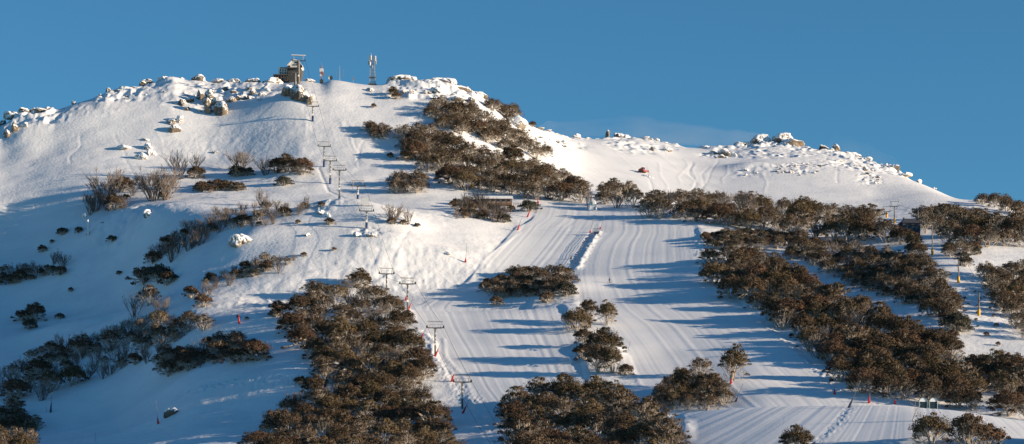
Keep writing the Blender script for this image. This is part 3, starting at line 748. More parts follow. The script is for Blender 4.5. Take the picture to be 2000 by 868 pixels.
# ------------------------------------------------------------------ rocks
import bmesh
def rock_mesh(seed, kind):
    r = random.Random(seed); out = bmesh.new()
    nb = r.choice([1, 2, 2, 3])
    for b_ in range(nb):
        bm = bmesh.new(); bmesh.ops.create_icosphere(bm, subdivisions=4, radius=1)
        tilt = r.uniform(-.5, .5); pl = []
        for i in range(r.randint(8, 11)):
            d = Vector((r.gauss(0,1), r.gauss(0,1), r.gauss(0,.7))).normalized(); pl.append((d, r.uniform(.55, 1.0)))
        co = np.array([v.co[:] for v in bm.verts]); sd_ = seed + b_*31
        n = fbm(co[:,0]*2.4+sd_, co[:,1]*2.4+co[:,2]*1.9, 4, sd_)*.09 - .10*np.exp(-(np.mod(co[:,0]*1.3+co[:,2]*tilt*2+sd_, 1)-.5)**2/.004)
        sc_ = 1.0 if nb == 1 else r.uniform(.5, .78)
        off = Vector((0,0,0)) if nb == 1 else Vector((r.uniform(-.5,.5), r.uniform(-.35,.35), r.uniform(-.25,.12)))
        for i, v in enumerate(bm.verts):
            d = v.co.normalized(); k = [h/max(d.dot(p), .12) for p, h in pl]
            soft = -math.log(sum(math.exp(-34*q) for q in k if q < 2) + math.exp(-34*1.15))/34
            v.co = d*(soft + n[i])*sc_ + off; v.co.z = v.co.z*.56 + .36
        me_ = bpy.data.meshes.new('tmp'); bm.to_mesh(me_); bm.free(); out.from_mesh(me_); bpy.data.meshes.remove(me_)
    me = bpy.data.meshes.new('boulder'); out.to_mesh(me); out.free(); me.materials.append(M_ROCK[kind])
    me.polygons.foreach_set('use_smooth', [True]*len(me.polygons))
    return me
ROCKS = {k: [rock_mesh(900+37*i+len(k), k) for i in range(6)] for k in M_ROCK}
KW = {'tan': 'tan granite boulder with a snow cap', 'dark': 'dark granite boulder with snow on top', 'snowy': 'snow plastered boulder'}
def rock(kind, px, row, w, h, label, group=None, depth=1.0, back=0, name='boulder'):
    """px,row: middle of the foot in the photograph; w,h in its pixels"""
    P = pt(px, row + .5); k = P.y/F
    i_ = int(np.searchsorted(pxs, px)); sk_ = sk_fine[i_]
    if abs(row - sk_) < 11 and row < 385: P = at_dist(px, CR[i_] - 1); k = P.y/F; h = max(h - max(0, row - sk_ - 3), .5*h)
    o = link(name, rnd.choice(ROCKS[kind]), None, (P.x, P.y + w*k*.2, P.z - h*k*.26), rnd.uniform(0, 6.28) if w < 1.6*h else rnd.choice([0, math.pi])+rnd.uniform(-.3, .3))
    o.scale = (w*k*.56, w*k*.5*depth, h*k*1.3)
    tag(o, label, 'rock', group); return o
RK = [  # kind, column, foot row, width, height, label
 ('tan',403,222,22,34,'tallest tan boulder standing at the front of the left crag'),
 ('tan',431,224,26,26,'rounded tan boulder at the right foot of the left crag'),
 ('tan',409,204,20,28,'leaning tan slab behind the tallest boulder of the left crag'),
 ('tan',392,194,16,20,'upright dark topped block at the top of the left crag'),
 ('dark',350,207,26,22,'dark wedge at the left foot of the left crag'),
 ('dark',370,200,26,16,'dark shaded block in the middle of the left crag'),
 ('tan',425,206,22,16,'snow dusted slab on the right shoulder of the left crag'),
 ('tan',452,200,26,14,'long tan slab running right from the left crag'),
 ('dark',470,194,20,12,'dark slab at the right end of the left crag row'),
 ('dark',392,172,36,26,'dark outcrop breaking the skyline above the left crag'),
 ('snowy',395,158,24,16,'snow capped block on top of the dark skyline outcrop'),
 ('dark',292,172,30,16,'dark rock on the left flank of the snowy skyline dome'),
 ('snowy',318,160,26,14,'snow plastered rock at the top of the snowy skyline dome'),
 ('snowy',358,150,14,7,'small rock bump right of the snowy skyline dome'),
 ('snowy',236,186,40,20,'broad snow plastered rock on the left skyline'),
 ('dark',210,188,10,10,'small dark rock left of the broad skyline rock'),
 ('dark',142,203,11,12,'solitary dark rock standing on the left skyline'),
 ('dark',50,226,26,12,'dark streaked rock on the far left skyline'),
 ('snowy',72,222,26,14,'snow plastered rock beside the dark far left skyline rock'),
 ('dark',6,248,20,18,'dark rock cut by the left edge of the picture'),
 ('tan',28,258,18,26,'upright pale boulder at the far left skyline'),
 ('snowy',45,252,16,14,'snowy rock right of the upright far left boulder'),
 ('tan',12,268,14,14,'small tan rock below the far left skyline boulders'),
 ('tan',330,244,24,14,'brown edged rock on the slope below the left crag'),
 ('snowy',348,238,18,16,'snow covered rock above the brown edged one'),
 ('tan',341,258,20,14,'half buried rock below the brown edged one'),
 ('snowy',238,292,34,12,'flat snow topped boulder left of the boulder trio'),
 ('snowy',288,294,22,18,'upper boulder of the snow covered trio on the left slope'),
 ('snowy',274,312,26,18,'rounded lower left boulder of the snow covered trio'),
 ('snowy',297,303,20,16,'right hand boulder of the snow covered trio'),
 ('tan',417,300,16,7,'small low rock alone on the slope above the terrace shrubs'),
 ('snowy',285,275,16,6,'little snowed over rock above the snow covered trio'),
 ('tan',493,185,20,14,'tan block on the slope below the summit building'),
 ('dark',440,178,14,12,'dark rock left of the summit slope blocks'),
 ('snowy',455,168,16,9,'low snowy rock on the skyline left of the building'),
 ('dark',488,170,18,12,'dark snow capped rock on the skyline left of the building'),
 ('dark',506,168,14,14,'pointed dark rock on the skyline left of the building'),
 ('dark',526,172,18,12,'dark rock just below the summit terrace'),
 ('tan',562,188,30,22,'left block of the cliff under the summit building'),
 ('tan',580,194,28,28,'fluted middle block of the cliff under the summit tower'),
 ('tan',596,200,20,24,'right block of the cliff under the summit tower'),
 ('tan',604,206,14,20,'lowest pointed rock of the cliff under the summit tower'),
 ('snowy',605,164,22,10,'snowy rock right of the summit tower foot'),
 ('dark',722,178,16,8,'dark rock at the foot of the lattice mast'),
 ('dark',770,166,34,12,'dark left end of the summit rock wall'),
 ('snowy',795,168,34,16,'frosted rock at the left part of the summit rock wall'),
 ('snowy',822,172,34,18,'frosted rock in the middle of the summit rock wall'),
 ('dark',858,182,34,20,'dark rock in the middle of the summit rock wall'),
 ('snowy',880,178,36,16,'frosted slab on top of the summit rock wall'),
 ('tan',905,188,34,20,'tan rock at the right part of the summit rock wall'),
 ('dark',890,198,40,18,'dark lower rock of the summit rock wall'),
 ('snowy',930,196,26,20,'frosted rock at the right end of the summit rock wall'),
 ('snowy',1005,246,50,24,'snow covered rock among the trees on the hill shoulder'),
 ('snowy',1050,262,24,12,'snowy rock on the descending hill shoulder'),
 ('dark',1085,274,16,9,'dark rock on the saddle left of the far ridge'),
 ('snowy',1125,276,20,12,'pointed snowy rock on the saddle left of the far ridge'),
 ('snowy',1100,280,14,8,'low rock in the middle of the saddle'),
 ('tan',1189,276,11,20,'square tower like rock on the far ridge'),
 ('dark',1204,278,18,14,'dark rock beside the square one on the far ridge'),
 ('snowy',1218,278,34,16,'broad snowy rock right of the square one on the far ridge'),
 ('dark',1168,276,14,5,'small dark rock left of the square one on the far ridge'),
 ('dark',1272,296,14,14,'dark pointed rock below the far ridge skyline'),
 ('dark',1290,290,12,10,'dark squarish rock below the far ridge skyline'),
 ('snowy',1304,296,22,12,'snowy rock right of the dark ones on the far ridge'),
 ('snowy',1280,278,18,8,'low snowy rock on the far ridge skyline'),
 ('snowy',1395,302,20,12,'snowy rock at the left of the far ridge middle'),
 ('tan',1415,302,32,16,'ridged tan rock in the middle of the far ridge'),
 ('snowy',1435,306,16,9,'small snowy rock beside the ridged tan one'),
 ('dark',1458,290,22,14,'dark rock left of the large far ridge boulders'),
 ('tan',1490,292,38,24,'large tan boulder in the middle of the far ridge'),
 ('tan',1534,298,38,26,'largest rounded boulder of the far ridge'),
 ('dark',1512,290,18,18,'dark cleft rock between the two large ridge boulders'),
 ('snowy',1574,292,16,10,'snow covered rock right of the largest ridge boulder'),
 ('dark',1610,292,18,14,'dark topped rock right of the ridge hollow'),
 ('tan',1632,304,24,22,'tan rock on the descending far ridge'),
 ('snowy',1645,312,20,14,'snowy rock below the tan one on the descending ridge'),
 ('snowy',1664,306,22,12,'low snowy rock on the descending ridge'),
 ('snowy',1690,318,26,18,'broad snowy rock on the descending ridge'),
 ('tan',1706,324,16,12,'small tan rock on the descending ridge'),
 ('snowy',1735,334,22,12,'snowy rock low on the descending ridge'),
 ('snowy',1770,350,10,9,'small upright rock on the lower ridge'),
 ('snowy',1798,362,15,17,'solitary upright snowy rock on the lower ridge'),
 ('snowy',1826,374,14,7,'last low snowy rock of the ridge'),
 ('snowy',1918,394,30,10,'snow covered rock on the right skyline knoll'),
 ('snowy',1453,335,16,9,'upper half buried rock on the far snowfield'),
 ('snowy',1459,344,9,9,'lower half buried rock on the far snowfield'),
 ('dark',1475,340,12,5,'dark flat rock right of the half buried pair'),
 ('snowy',472,478,54,26,'big snow covered boulder with a dark side on the mid left slope'),
 ('snowy',288,424,30,20,'snow covered boulder under the upper left shrubs'),
 ('dark',206,434,26,6,'low dark rock ledge left of the snow covered boulder'),
 ('snowy',600,462,13,9,'small pointed snow covered rock below the terrace'),
 ('snowy',868,498,24,9,'half buried rock on the open slope right of the lift'),
 ('snowy',625,418,20,10,'snow covered rock on the left of the lift mound'),
 ('snowy',640,424,18,12,'leaning snow covered slab on the lift mound'),
 ('snowy',700,462,18,12,'snow covered rock left of the seventh lift tower foot'),
 ('snowy',728,462,22,10,'snow covered rock right of the seventh lift tower foot'),
 ('dark',334,812,26,16,'dark boulder alone in the blue shade at the bottom left'),
 ('snowy',1140,640,20,9,'snow lump between the trio and the lower island'),
 ('snowy',165,428,12,14,'snow covered stump base on the left slope')]
for k, px, r_, w, h, lab in RK: rock(k, px, r_, w, h, lab)
def scatter(poly, n, w, kinds, where):
    xs = [p[0] for p in poly]; ys = [p[1] for p in poly]; c = 0; q = 0
    while c < n and q < 999:
        q += 1; x = rnd.uniform(min(xs), max(xs)); y = rnd.uniform(min(ys), max(ys))
        if inpoly(np.array([x]), np.array([y]), poly)[0]:
            k = rnd.choice(kinds); ww = w*rnd.uniform(.5, 1.3); c += 1
            rock(k, x, y, ww, ww*rnd.uniform(.35, .7), {'tan': 'small tan rock ', 'dark': 'small dark rock ', 'snowy': 'small snowed over rock '}[k] + where, 'rocks ' + where)
scatter([(430,172),(520,168),(545,180),(500,200),(450,190)], 16, 14, ['dark','snowy','tan'], 'scattered left of the summit building')
scatter([(340,190),(440,180),(445,215),(370,225),(330,215)], 16, 11, ['dark','tan','snowy'], 'filling the left crag')
scatter([(1510,326),(1560,318),(1608,326),(1600,340),(1540,345),(1515,338)], 26, 8, ['dark','snowy','snowy','tan'], 'in the rubble patch on the far snowfield')
scatter([(1680,336),(1715,340),(1725,362),(1705,358)], 12, 8, ['dark','snowy'], 'in the right rubble patch below the far ridge')
scatter([(1590,298),(1660,312),(1740,338),(1730,345),(1650,322),(1590,308)], 22, 10, ['snowy','tan','snowy'], 'along the descending far ridge')
scatter([(760,172),(930,190),(940,212),(860,200),(780,182)], 18, 15, ['snowy','dark','snowy'], 'under the summit rock wall')
scatter([(1000,240),(1040,260),(1130,290),(1110,300),(1060,285)], 12, 10, ['snowy','dark'], 'on the hill shoulder')
scatter([(1380,300),(1450,296),(1440,310),(1390,310)], 8, 9, ['snowy','tan'], 'in the middle of the far ridge')
scatter([(200,190),(330,168),(340,180),(230,200)], 8, 9, ['snowy','dark'], 'under the left skyline')
scatter([(690,455),(745,460),(750,470),(700,475)], 8, 7, ['snowy'], 'around the seventh lift tower foot')

def crest(x0, x1, n, w, kinds, where):
    for q in range(n):
        x = x0 + (x1-x0)*(q + rnd.uniform(0, 1))/n; k = rnd.choice(kinds); ww = w*rnd.uniform(.5, 1.35)
        rock(k, x, float(np.interp(x, SKX, SKY))+1, ww*1.5, ww*rnd.uniform(.35, .65), {'tan': 'tan skyline rock ', 'dark': 'dark skyline rock ', 'snowy': 'snow plastered skyline rock '}[k] + where, 'skyline rocks ' + where)
crest(1385, 1770, 19, 25, ['snowy','snowy','snowy','tan','dark'], 'on the crest of the far ridge')
crest(1230, 1330, 6, 16, ['snowy','snowy','tan'], 'on the left part of the far ridge')
crest(380, 545, 10, 19, ['dark','snowy','tan','snowy'], 'between the left crag and the restaurant')
crest(755, 945, 11, 30, ['dark','snowy','snowy','tan'], 'along the top of the summit rock wall')
crest(180, 340, 6, 20, ['dark','snowy','snowy'], 'left of the crag')
crest(0, 110, 6, 22, ['dark','snowy','tan'], 'at the far left')
crest(1060, 1150, 7, 10, ['dark','snowy','snowy'], 'on the saddle')
# snow plastered stump
P = pt(172, 462); t = empty('dead_stump', P); tag(t, 'tall dead stump plastered with snow standing on the left slope', 'stump')
m = MB(); m.tube([(0,0,-.4),(.1,0,2),(-.15,0,4.4),(.05,0,6.4)], [.5,.38,.3,.12], 8)
for i in range(9):
    z = .8+i*.6; a = i*2.1; m.tube([(0,0,z),(math.cos(a)*.55,math.sin(a)*.4,z+.35)], [.28,.16], 6)
m.build('stem', M_RIME, t)
m = MB(); m.tube([(.2,.1,-.4),(.5,0,1.2),(.9,0,1.7)], [.3,.2,.1], 6); m.tube([(-.2,.1,-.4),(-.7,0,.9)], [.3,.12], 6); m.build('root', M_BARK, t)

# ------------------------------------------------------------------ chairlift
def line_pt(Y): return at_dist(1000 + F*(121.65/Y - .17445), Y)
LINE_ROT = math.atan2(.17445, 1)
def lift_tower(px, Y, top_row, label, pad, big=False, base_row=None):
    P = at_dist(px, Y); k = Y/F
    H = (HZ - top_row)*k - P.z                          # total height to the top rail
    t = empty('lift_tower', P, LINE_ROT); tag(t, label, 'lift tower', 'lattice framed towers of the main chairlift')
    s = 1.0 if not big else 1.15
    ha = H - 2.0*s; r = .27 if not big else .62
    m = MB(); m.tube([(0,0,-1.5),(0,0,ha*.5),(0,0,ha)], [r*1.15, r*1.05, r*.9], 14); m.build('mast', M_MAST if not big else M_CONC, t, True)
    m = MB(); m.box((0,0,ha+.05), (3.9*s,.36,.34))
    for sx in (-1, 1): m.box((sx*2.2*s,0,ha+.14), (.9*s,.34,.28), Matrix.Rotation(-sx*.38, 3, 'Y'))
    m.box((0,0,ha-.16), (.9*s,.5,.22)); m.build('crossarm', M_STEEL, t)
    m = MB()
    for sx in (-1, 1):
        m.tube([(sx*1.65*s,0,ha+.2),(sx*2.15*s,0,H)], .06, 6); m.tube([(sx*1.65*s,0,ha+.2),(sx*1.65*s,0,H)], .04, 6)
    m.tube([(-2.5*s,0,H),(2.5*s,0,H)], .065, 6); m.tube([(-2.1*s,0,H-.2),(2.1*s,0,H-.2)], .045, 6)
    for sy in (-.45,): m.tube([(-1.7*s,sy,ha+1.0),(1.7*s,sy,ha+1.0)], .035, 5)
    for i in range(5): m.tube([((i-2)*.8*s,0,ha+.2),((i-2)*.8*s,-.45,ha+1.0)], .02, 4)
    m.build('lifting_frame', M_STEEL, t)
    if big:
        m = MB(); m.box((0,0,H+.1), (5.4*s,1.4,.22)); m.build('snow_topped_platform', M_RIME, t)
    for sx in (-1, 1):
        m = MB(); m.box((sx*2.5*s,0,ha+.3), (.14,2.6,.2)); m.box((sx*2.5*s,0,ha+.12),(.3,.5,.3)); sh = m.build('sheave_assembly', M_DARK, t)
        for j in range(4):
            w = MB(); y = (j-1.5)*.62; w.tube([(sx*2.5*s-.09,y,ha+.5),(sx*2.5*s+.09,y,ha+.5)], .24, 12); w.build('wheel', M_STEEL, sh)
    m = MB()
    for i in range(int(ha/.45)): m.tube([(-.18,-r-.14,.8+i*.45),(.18,-r-.14,.8+i*.45)], .022, 4)
    m.tube([(-.2,-r-.14,.5),(-.2,-r-.14,ha)], .025, 4); m.tube([(.2,-r-.14,.5),(.2,-r-.14,ha)], .025, 4); m.build('ladder', M_STEEL, t)
    if pad: m = MB(); m.tube([(0,0,-1.2),(0,0,2.3)], [.50,.47], 14); m.build('base_pad', pad, t, True)
    m = MB(); zz = ha*.42; m.box((0,-r*1.06-.2,zz), (.62,.05,.75)); m.build('number_plate', M_WHITE, t)
    if not big:
        m = MB()
        for z in (ha*.62, ha*.78, ha*.5): m.tube([(0,-.03,z),(0,-.03,z+.45)], r*1.1, 12)
        m.build('snow_crust', M_RIME, t)
    return P, H, ha
YT = pt(583,171).y
TW = [(980,712,862,'chairlift tower at the bottom edge with only its snowy top rail showing',None),
 (903,777,733,'lowest fully visible chairlift tower beside a red cannon cover',None),
 (850,829,628,'second lowest chairlift tower with a red cover at its foot',None),
 (796,889,543,'third chairlift tower from the bottom on the lip of the shaded flat',None),
 (755,941,524,'fourth chairlift tower rising behind the large grove with a blue pad',M_BLUE),
 (716,996,402,'fifth chairlift tower standing on a snow covered rock mound',M_BLUE),
 (699,1022,353,'sixth chairlift tower beside the white board',M_BLUE),
 (663,1081,323,'tall seventh chairlift tower on the terrace mound',M_BLUE),
 (645,1115,305,'eighth chairlift tower in front of the mid slope pair',M_BLUE),
 (633,1138,277,'ninth chairlift tower, the upper of the mid slope pair',M_BLUE),
 (611,1182,199,'lone tall chairlift tower on the upper slope below the summit',M_BLUE),
 (583,YT,109,'massive concrete masted chairlift tower beside the summit building',None)]
tops = []
for px, Y, tr, lab, pad in TW:
    big = px == 583; P, H, ha = lift_tower(px, Y, tr, lab, pad, big); tops.append((P, ha, 1.15 if big else 1.0))
for sx in (-1, 1):
    m = MB(); pts = []
    c, s_ = math.cos(LINE_ROT), math.sin(LINE_ROT)
    Q = [Vector((P.x + sx*2.5*k*c, P.y + sx*2.5*k*s_, P.z + ha + .72)) for P, ha, k in tops]
    e0 = Q[0] + (Q[0]-Q[1])*3.0; e0.z = Q[0].z - 30
    e1 = Q[-1] + Vector((-8.7, 50, 4.0))
    Q = [e0] + Q + [e1]
    for a_, b_ in zip(Q[:-1], Q[1:]):
        L = (b_-a_).length; n = 10
        for i in range(n):
            q = i/n; p = a_.lerp(b_, q); p.z -= 4*(L*.012)*q*(1-q); pts.append(p)
    pts.append(Q[-1]); m.tube(pts, .04, 5, False)
    tag(m.build('haul_rope', M_DARK), ('left' if sx < 0 else 'right') + ' hand haul rope strung over the main chairlift towers', 'cable', 'haul ropes of the main chairlift')
# short concrete mast next to the massive tower
P = at_dist(576.5, YT-2); t = empty('concrete_mast', P); tag(t, 'short tan concrete mast left of the massive summit lift tower', 'mast')
hh = (HZ-143)*(YT-2)/F - P.z
m = MB(); m.tube([(0,0,-1.5),(0,0,hh)], [.62,.5], 12); m.build('pillar', M_CONC, t, True)
m = MB(); m.box((0,0,hh+.2), (2.4,1.0,.35)); m.build('cap', M_STEEL, t)

# right hand lift with yellow pads
def drag_tower(px, row, hrow, label, frame=False, dist=None, red=False):
    P = at_dist(px, dist) if dist else pt(px, row); k = P.y/F; H = hrow*k
    if dist: H = (HZ-(row-hrow))*k - P.z
    t = empty('lift_tower', P, -.25); tag(t, label, 'lift tower', 'towers of the right hand lift')
    m = MB(); m.tube([(0,0,-1),(0,0,H)], [.24,.17], 12); m.build('mast', M_CONC, t, True)
    m = MB(); m.tube([(0,0,-1),(0,0,1.9),(0,0,2.0)], [.45,.45,.36], 14); m.build('base_pad', M_YEL, t, True)
    m = MB(); m.box((0,0,H+.05), (2.6,.26,.26))
    for sx in (-1, 1): m.box((sx*1.45,0,H+.16), (.75,.22,.22), Matrix.Rotation(-sx*.4, 3, 'Y'))
    m.build('crossarm', M_STEEL, t)
    for sx in (-1, 1):
        m = MB(); m.box((sx*1.8,0,H+.34), (.16,1.5,.18)); sh = m.build('sheave_assembly', M_DARK, t)
        for j in range(3): w = MB(); y = (j-1)*.5; w.tube([(sx*1.8-.07,y,H+.5),(sx*1.8+.07,y,H+.5)], .18, 10); w.build('wheel', M_STEEL, sh)
    if frame:
        m = MB(); 
        for sx in (-1, 1): m.tube([(sx*.9,0,H+.2),(sx*1.7,0,H+2.1)], .07, 6)
        m.tube([(-1.8,0,H+2.1),(1.8,0,H+2.1)], .07, 6); m.build('lifting_frame', M_STEEL, t)
    if red: m = MB(); m.box((0,-.3,H*.62), (.45,.08,.45)); m.build('warning_plate', M_RED, t)
    return P, H
dt = [drag_tower(1912,617,46,'lowest yellow based lift tower with a red plate', red=True),
      drag_tower(1872,553,46,'second lowest yellow based lift tower at the right'),
      drag_tower(1821,498,60,'tall yellow based lift tower in the middle of the right hand line'),
      drag_tower(1793,457,46,'upper yellow based lift tower standing against the tree line'),
      drag_tower(1747,440,36,'framed lift tower showing above the right tree line', True, 1130),
      drag_tower(1732,436,22,'far framed lift tower half hidden in the right tree line', True, 1180)]
for sx in (-1, 1):
    m = MB(); c, s_ = math.cos(-.25), math.sin(-.25); pts = []
    Q = [Vector((P.x+sx*1.8*c, P.y+sx*1.8*s_, P.z+H+.7)) for P, H in dt]; Q = [Q[0] + (Q[0]-Q[1])*1.3] + Q
    for a_, b_ in zip(Q[:-1], Q[1:]):
        for i in range(8): q = i/8; p = a_.lerp(b_, q); p.z -= 4*1.0*q*(1-q); pts.append(p)
    pts.append(Q[-1]); m.tube(pts, .03, 4, False)
    tag(m.build('haul_rope', M_DARK), ('left' if sx < 0 else 'right') + ' hand rope of the yellow based lift', 'cable', 'haul ropes of the right hand lift')

# white board beside the sixth tower
P = pt(712, 404); t = empty('notice_board', P); tag(t, 'white board on posts beside the sixth chairlift tower', 'sign')
m = MB(); m.box((0,0,1.9), (2.7,.15,2.3)); m.build('board', M_WHITE, t)
for x in (-1.1, 1.6): m = MB(); m.box((x,.12,1.5), (.14,.14,4.0)); m.build('post', M_STEEL, t)

# ------------------------------------------------------------------ snow guns, markers
def snow_gun(px, row, hrow, lean, label, cover=M_RED, cov=.38, pole=True, name='snow_lance', cat='snow gun', group='red covered snow lances beside the runs'):
    P = pt(px, row); k = P.y/F; H = hrow*k
    t = empty(name, P, 0); tag(t, label, cat, group)
    tip = Vector((lean*k, .2, H)); ch = H*cov
    m = MB(); b = tip*cov
    m.tube([(0,0,-.3),(0,0,.1),tuple(b*.5),tuple(b)], [.30,.34,.26,.09], 7); m.box((.1,-.12,.3), (.5,.35,.55)); m.build('cover', cover, t)
    if pole:
        m = MB(); m.tube([tuple(b*.9), tuple(tip)], [.06,.045], 6); m.build('pole', M_POLE, t)
        m = MB(); m.tube([tuple(tip*.97), tuple(tip*1.02)], .09, 6); m.build('nozzle', M_STEEL, t)
    return t
SG = [(882,748,28,9,'red snow lance left of the lowest chairlift tower',.55),(904,808,26,12,'red cover at the foot of the lowest chairlift tower',.6),
 (822,664,26,12,'red snow lance on the churned snow beside the grove',.45),(850,697,28,12,'red covered lance at the foot of the second lowest tower',.55),
 (797,608,27,10,'red covered lance at the foot of the third tower',.55),(792,588,10,2,'small dark red cover hung beside the third tower',.9),
 (1011,450,26,9,'slender red lance on the left edge of the upper run',.45),(1030,425,22,9,'red lance beside the round bush by the hut',.6),
 (1051,398,14,-1,'short red stake at the top of the upper run',.7),(909,513,36,3,'red based pole alone on the open slope',.25),
 (1152,455,28,8,'thin dark pole left of the hoop of the snow fence',.2),(1172,448,25,9,'thin dark pole right of the hoop of the snow fence',.15),
 (467,632,42,-3,'thin pole with a magenta base on the left slope',.4),(309,830,44,-5,'white pole with a red base beside the lone dark boulder',.3),
 (70,866,26,2,'red based pole beside the bottom left thicket',.6),(1427,751,12,2,'short red stake at the foot of the lone leaning tree',.8),
 (1630,772,12,0,'small red stake at the right edge of the main run',.8),(1697,788,18,2,'larger red cover at the forest edge above the near run',.8),
 (1747,791,12,3,'small red cover in front of the dark forest',.8)]
for px, r_, h, ln, lab, cv in SG: snow_gun(px, r_, h, ln, lab, cov=cv)
snow_gun(1658,797,52,22,'navy covered snow gun with a long leaning pole on the crest', M_NAVY, .38, group='navy covered snow lances')
snow_gun(1437,785,34,14,'navy leaning snow lance at the edge of the oval clump', M_NAVY, .3, group='navy covered snow lances')
snow_gun(99,806,34,2,'navy pole at the edge of the bottom left shade', M_NAVY, .6, group='navy covered snow lances')
snow_gun(1115,508,34,3,'dark blue pole in the shaded strip left of the snow fence', M_NAVY, .25, group='navy covered snow lances')
def stake(px, row, hrow, lean, label):
    P = pt(px, row); k = P.y/F; t = empty('marker_pole', P); tag(t, label, 'marker pole', 'thin marker poles')
    m = MB(); m.tube([(0,0,-.3),(lean*k,0,hrow*k)], .05, 6); m.build('pole', M_POLE, t)
    m = MB(); m.tube([(lean*k*.92,0,hrow*k*.92),(lean*k,0,hrow*k)], .08, 6); m.build('tip', M_RED, t)
stake(186,862,16,0,'short pale stake at the bottom of the left shade'); stake(1137,590,18,4,'thin stake above the tree trio'); stake(1225,690,22,6,'thin stake right of the lower island')
stake(1085,640,20,-8,'thin leaning stake left of the tree trio'); stake(91,806,10,0,'tiny stake left of the navy pole')

# snow fence
tf_ = empty('snow_fence', pt(1140, 500)); tag(tf_, 'dark post and net snow fence running down between the two runs', 'fence')
FP = [pt(px, r_) for px, r_ in [(1120,522),(1124,514),(1127,506),(1131,499),(1135,491),(1139,484),(1143,478),(1147,473),(1152,468),(1157,463),(1161,459),(1166,456)]]
for p in FP:
    m = MB(); q = p - tf_.location; m.tube([q+Vector((0,0,-.5)), q+Vector((.1,0,1.5))], .07, 6); m.build('post', M_NAVY, tf_)
m = MB()
for a_, b_ in zip(FP[:-1], FP[1:]):
    a1 = a_-tf_.location; b1 = b_-tf_.location
    for z in (.25,.5,.75,1.0,1.25,1.4): m.tube([a1+Vector((0,0,z)), b1+Vector((0,0,z-.05))], .025, 4, False)
    for i in range(6): q = a1.lerp(b1, i/6); m.tube([q+Vector((0,0,.2)), q+Vector((0,0,1.4))], .02, 4, False)
m.build('net', M_NAVY, tf_)
P = pt(1165, 458); t = empty('hoop', P); tag(t, 'round dark hoop standing at the top of the snow fence', 'hoop')
m = MB(); m.tube([(math.cos(i*math.pi/12)*1.05, 0, 1.1+math.sin(i*math.pi/12)*1.05) for i in range(25)], .09, 6, False); m.build('ring', M_STEEL, t)
m = MB(); m.box((0,.1,.35), (1.6,.5,.7)); m.build('foot', M_NAVY, t)

# ------------------------------------------------------------------ snow crusted hut and timber hut
P = pt(1158, 412); t = empty('snow_hut', P); tag(t, 'small pointed hut crusted in snow at the left end of the run crest', 'hut')
k = P.y/F; t.scale = (.8, .8, .85)
m = MB(); V = []; ring = [(1.5,-1.2),(2.0,0),(1.5,1.6),(-1.2,1.6),(-2.3,0),(-1.6,-1.2)]
for z, s_ in ((-.5,1.15),(1.2,1.05),(2.8,.85),(4.2,.5),(5.0,.12)): V += [(x*s_+.25*z*.1, y*s_, z) for x, y in ring]
m.add(V, [(i*6+j, i*6+(j+1)%6, (i+1)*6+(j+1)%6, (i+1)*6+j) for i in range(4) for j in range(6)] + [tuple(range(24,30))]); m.build('snow_shell', M_RIME, t)
m = MB(); m.box((-.55,-1.12,3.2), (.75,.3,1.5)); m.build('window', M_TEAL, t)
m = MB(); m.box((1.0,-1.38,.7), (.38,.3,1.3)); m.build('doorway', M_DARK, t)

P = pt(968, 402); P.z += .2; t = empty('timber_hut', P, .05); tag(t, 'long brown timber hut under a snow roof half hidden by scrub', 'hut')
m = MB(); m.box((0,0,1.1), (12.6,3.6,2.4)); wl = m.build('wall', M_TIMBER, t)
m = MB(); m.prism([(-6.7,2.3),(6.7,2.3),(6.5,3.2),(-6.5,3.2)], -2.3, 2.3); m.box((0,0,2.2), (13.6,4.8,.14)); m.build('roof', M_RIME, t)
for i in range(6):
    m = MB(); m.box((-5+i*2.0,-1.85,1.35), (1.1,.1,.9)); w = m.build('window', M_GLASS, t)
    f = MB(); f.box((-5+i*2.0,-1.92,.85), (1.3,.08,.1)); f.build('sill', M_WALL, w)
m = MB()
for i in range(4): m.box((7+i*.9,0,.3), (.12,.12,1.4))
m.box((8.4,0,.8), (3,.08,.12)); m.box((8.4,0,.4), (3,.08,.12)); m.build('railing', M_TIMBER, t)

# dark lodge in the right tree line
P = pt(1776, 462); t = empty('dark_lodge', P, .2); tag(t, 'dark hipped roof lodge tucked into the right tree line', 'house')
m = MB(); m.box((0,0,2.0), (6.6,5,5)); m.build('wall', mat('slate_wall', (.045,.05,.07), .8, var=.3), t)
m = MB(); V = [(-3.9,-3.1,4.4),(3.9,-3.1,4.4),(3.9,3.1,4.4),(-3.9,3.1,4.4),(-1.8,0,6.4),(1.8,0,6.4)]
m.add(V, [(0,1,5,4),(1,2,5),(2,3,4,5),(3,0,4),(3,2,1,0)]); m.build('roof', mat('slate_roof', (.05,.055,.075), .7, var=.3), t)
for x in (-1.8, 0, 1.8): m = MB(); m.box((x,-2.54,2.6), (.9,.1,1.2)); m.build('window', M_GLASS, t)
m = MB(); m.box((-2.0,.5,6.2), (.5,.5,1.3)); m.build('chimney', M_STONE, t)

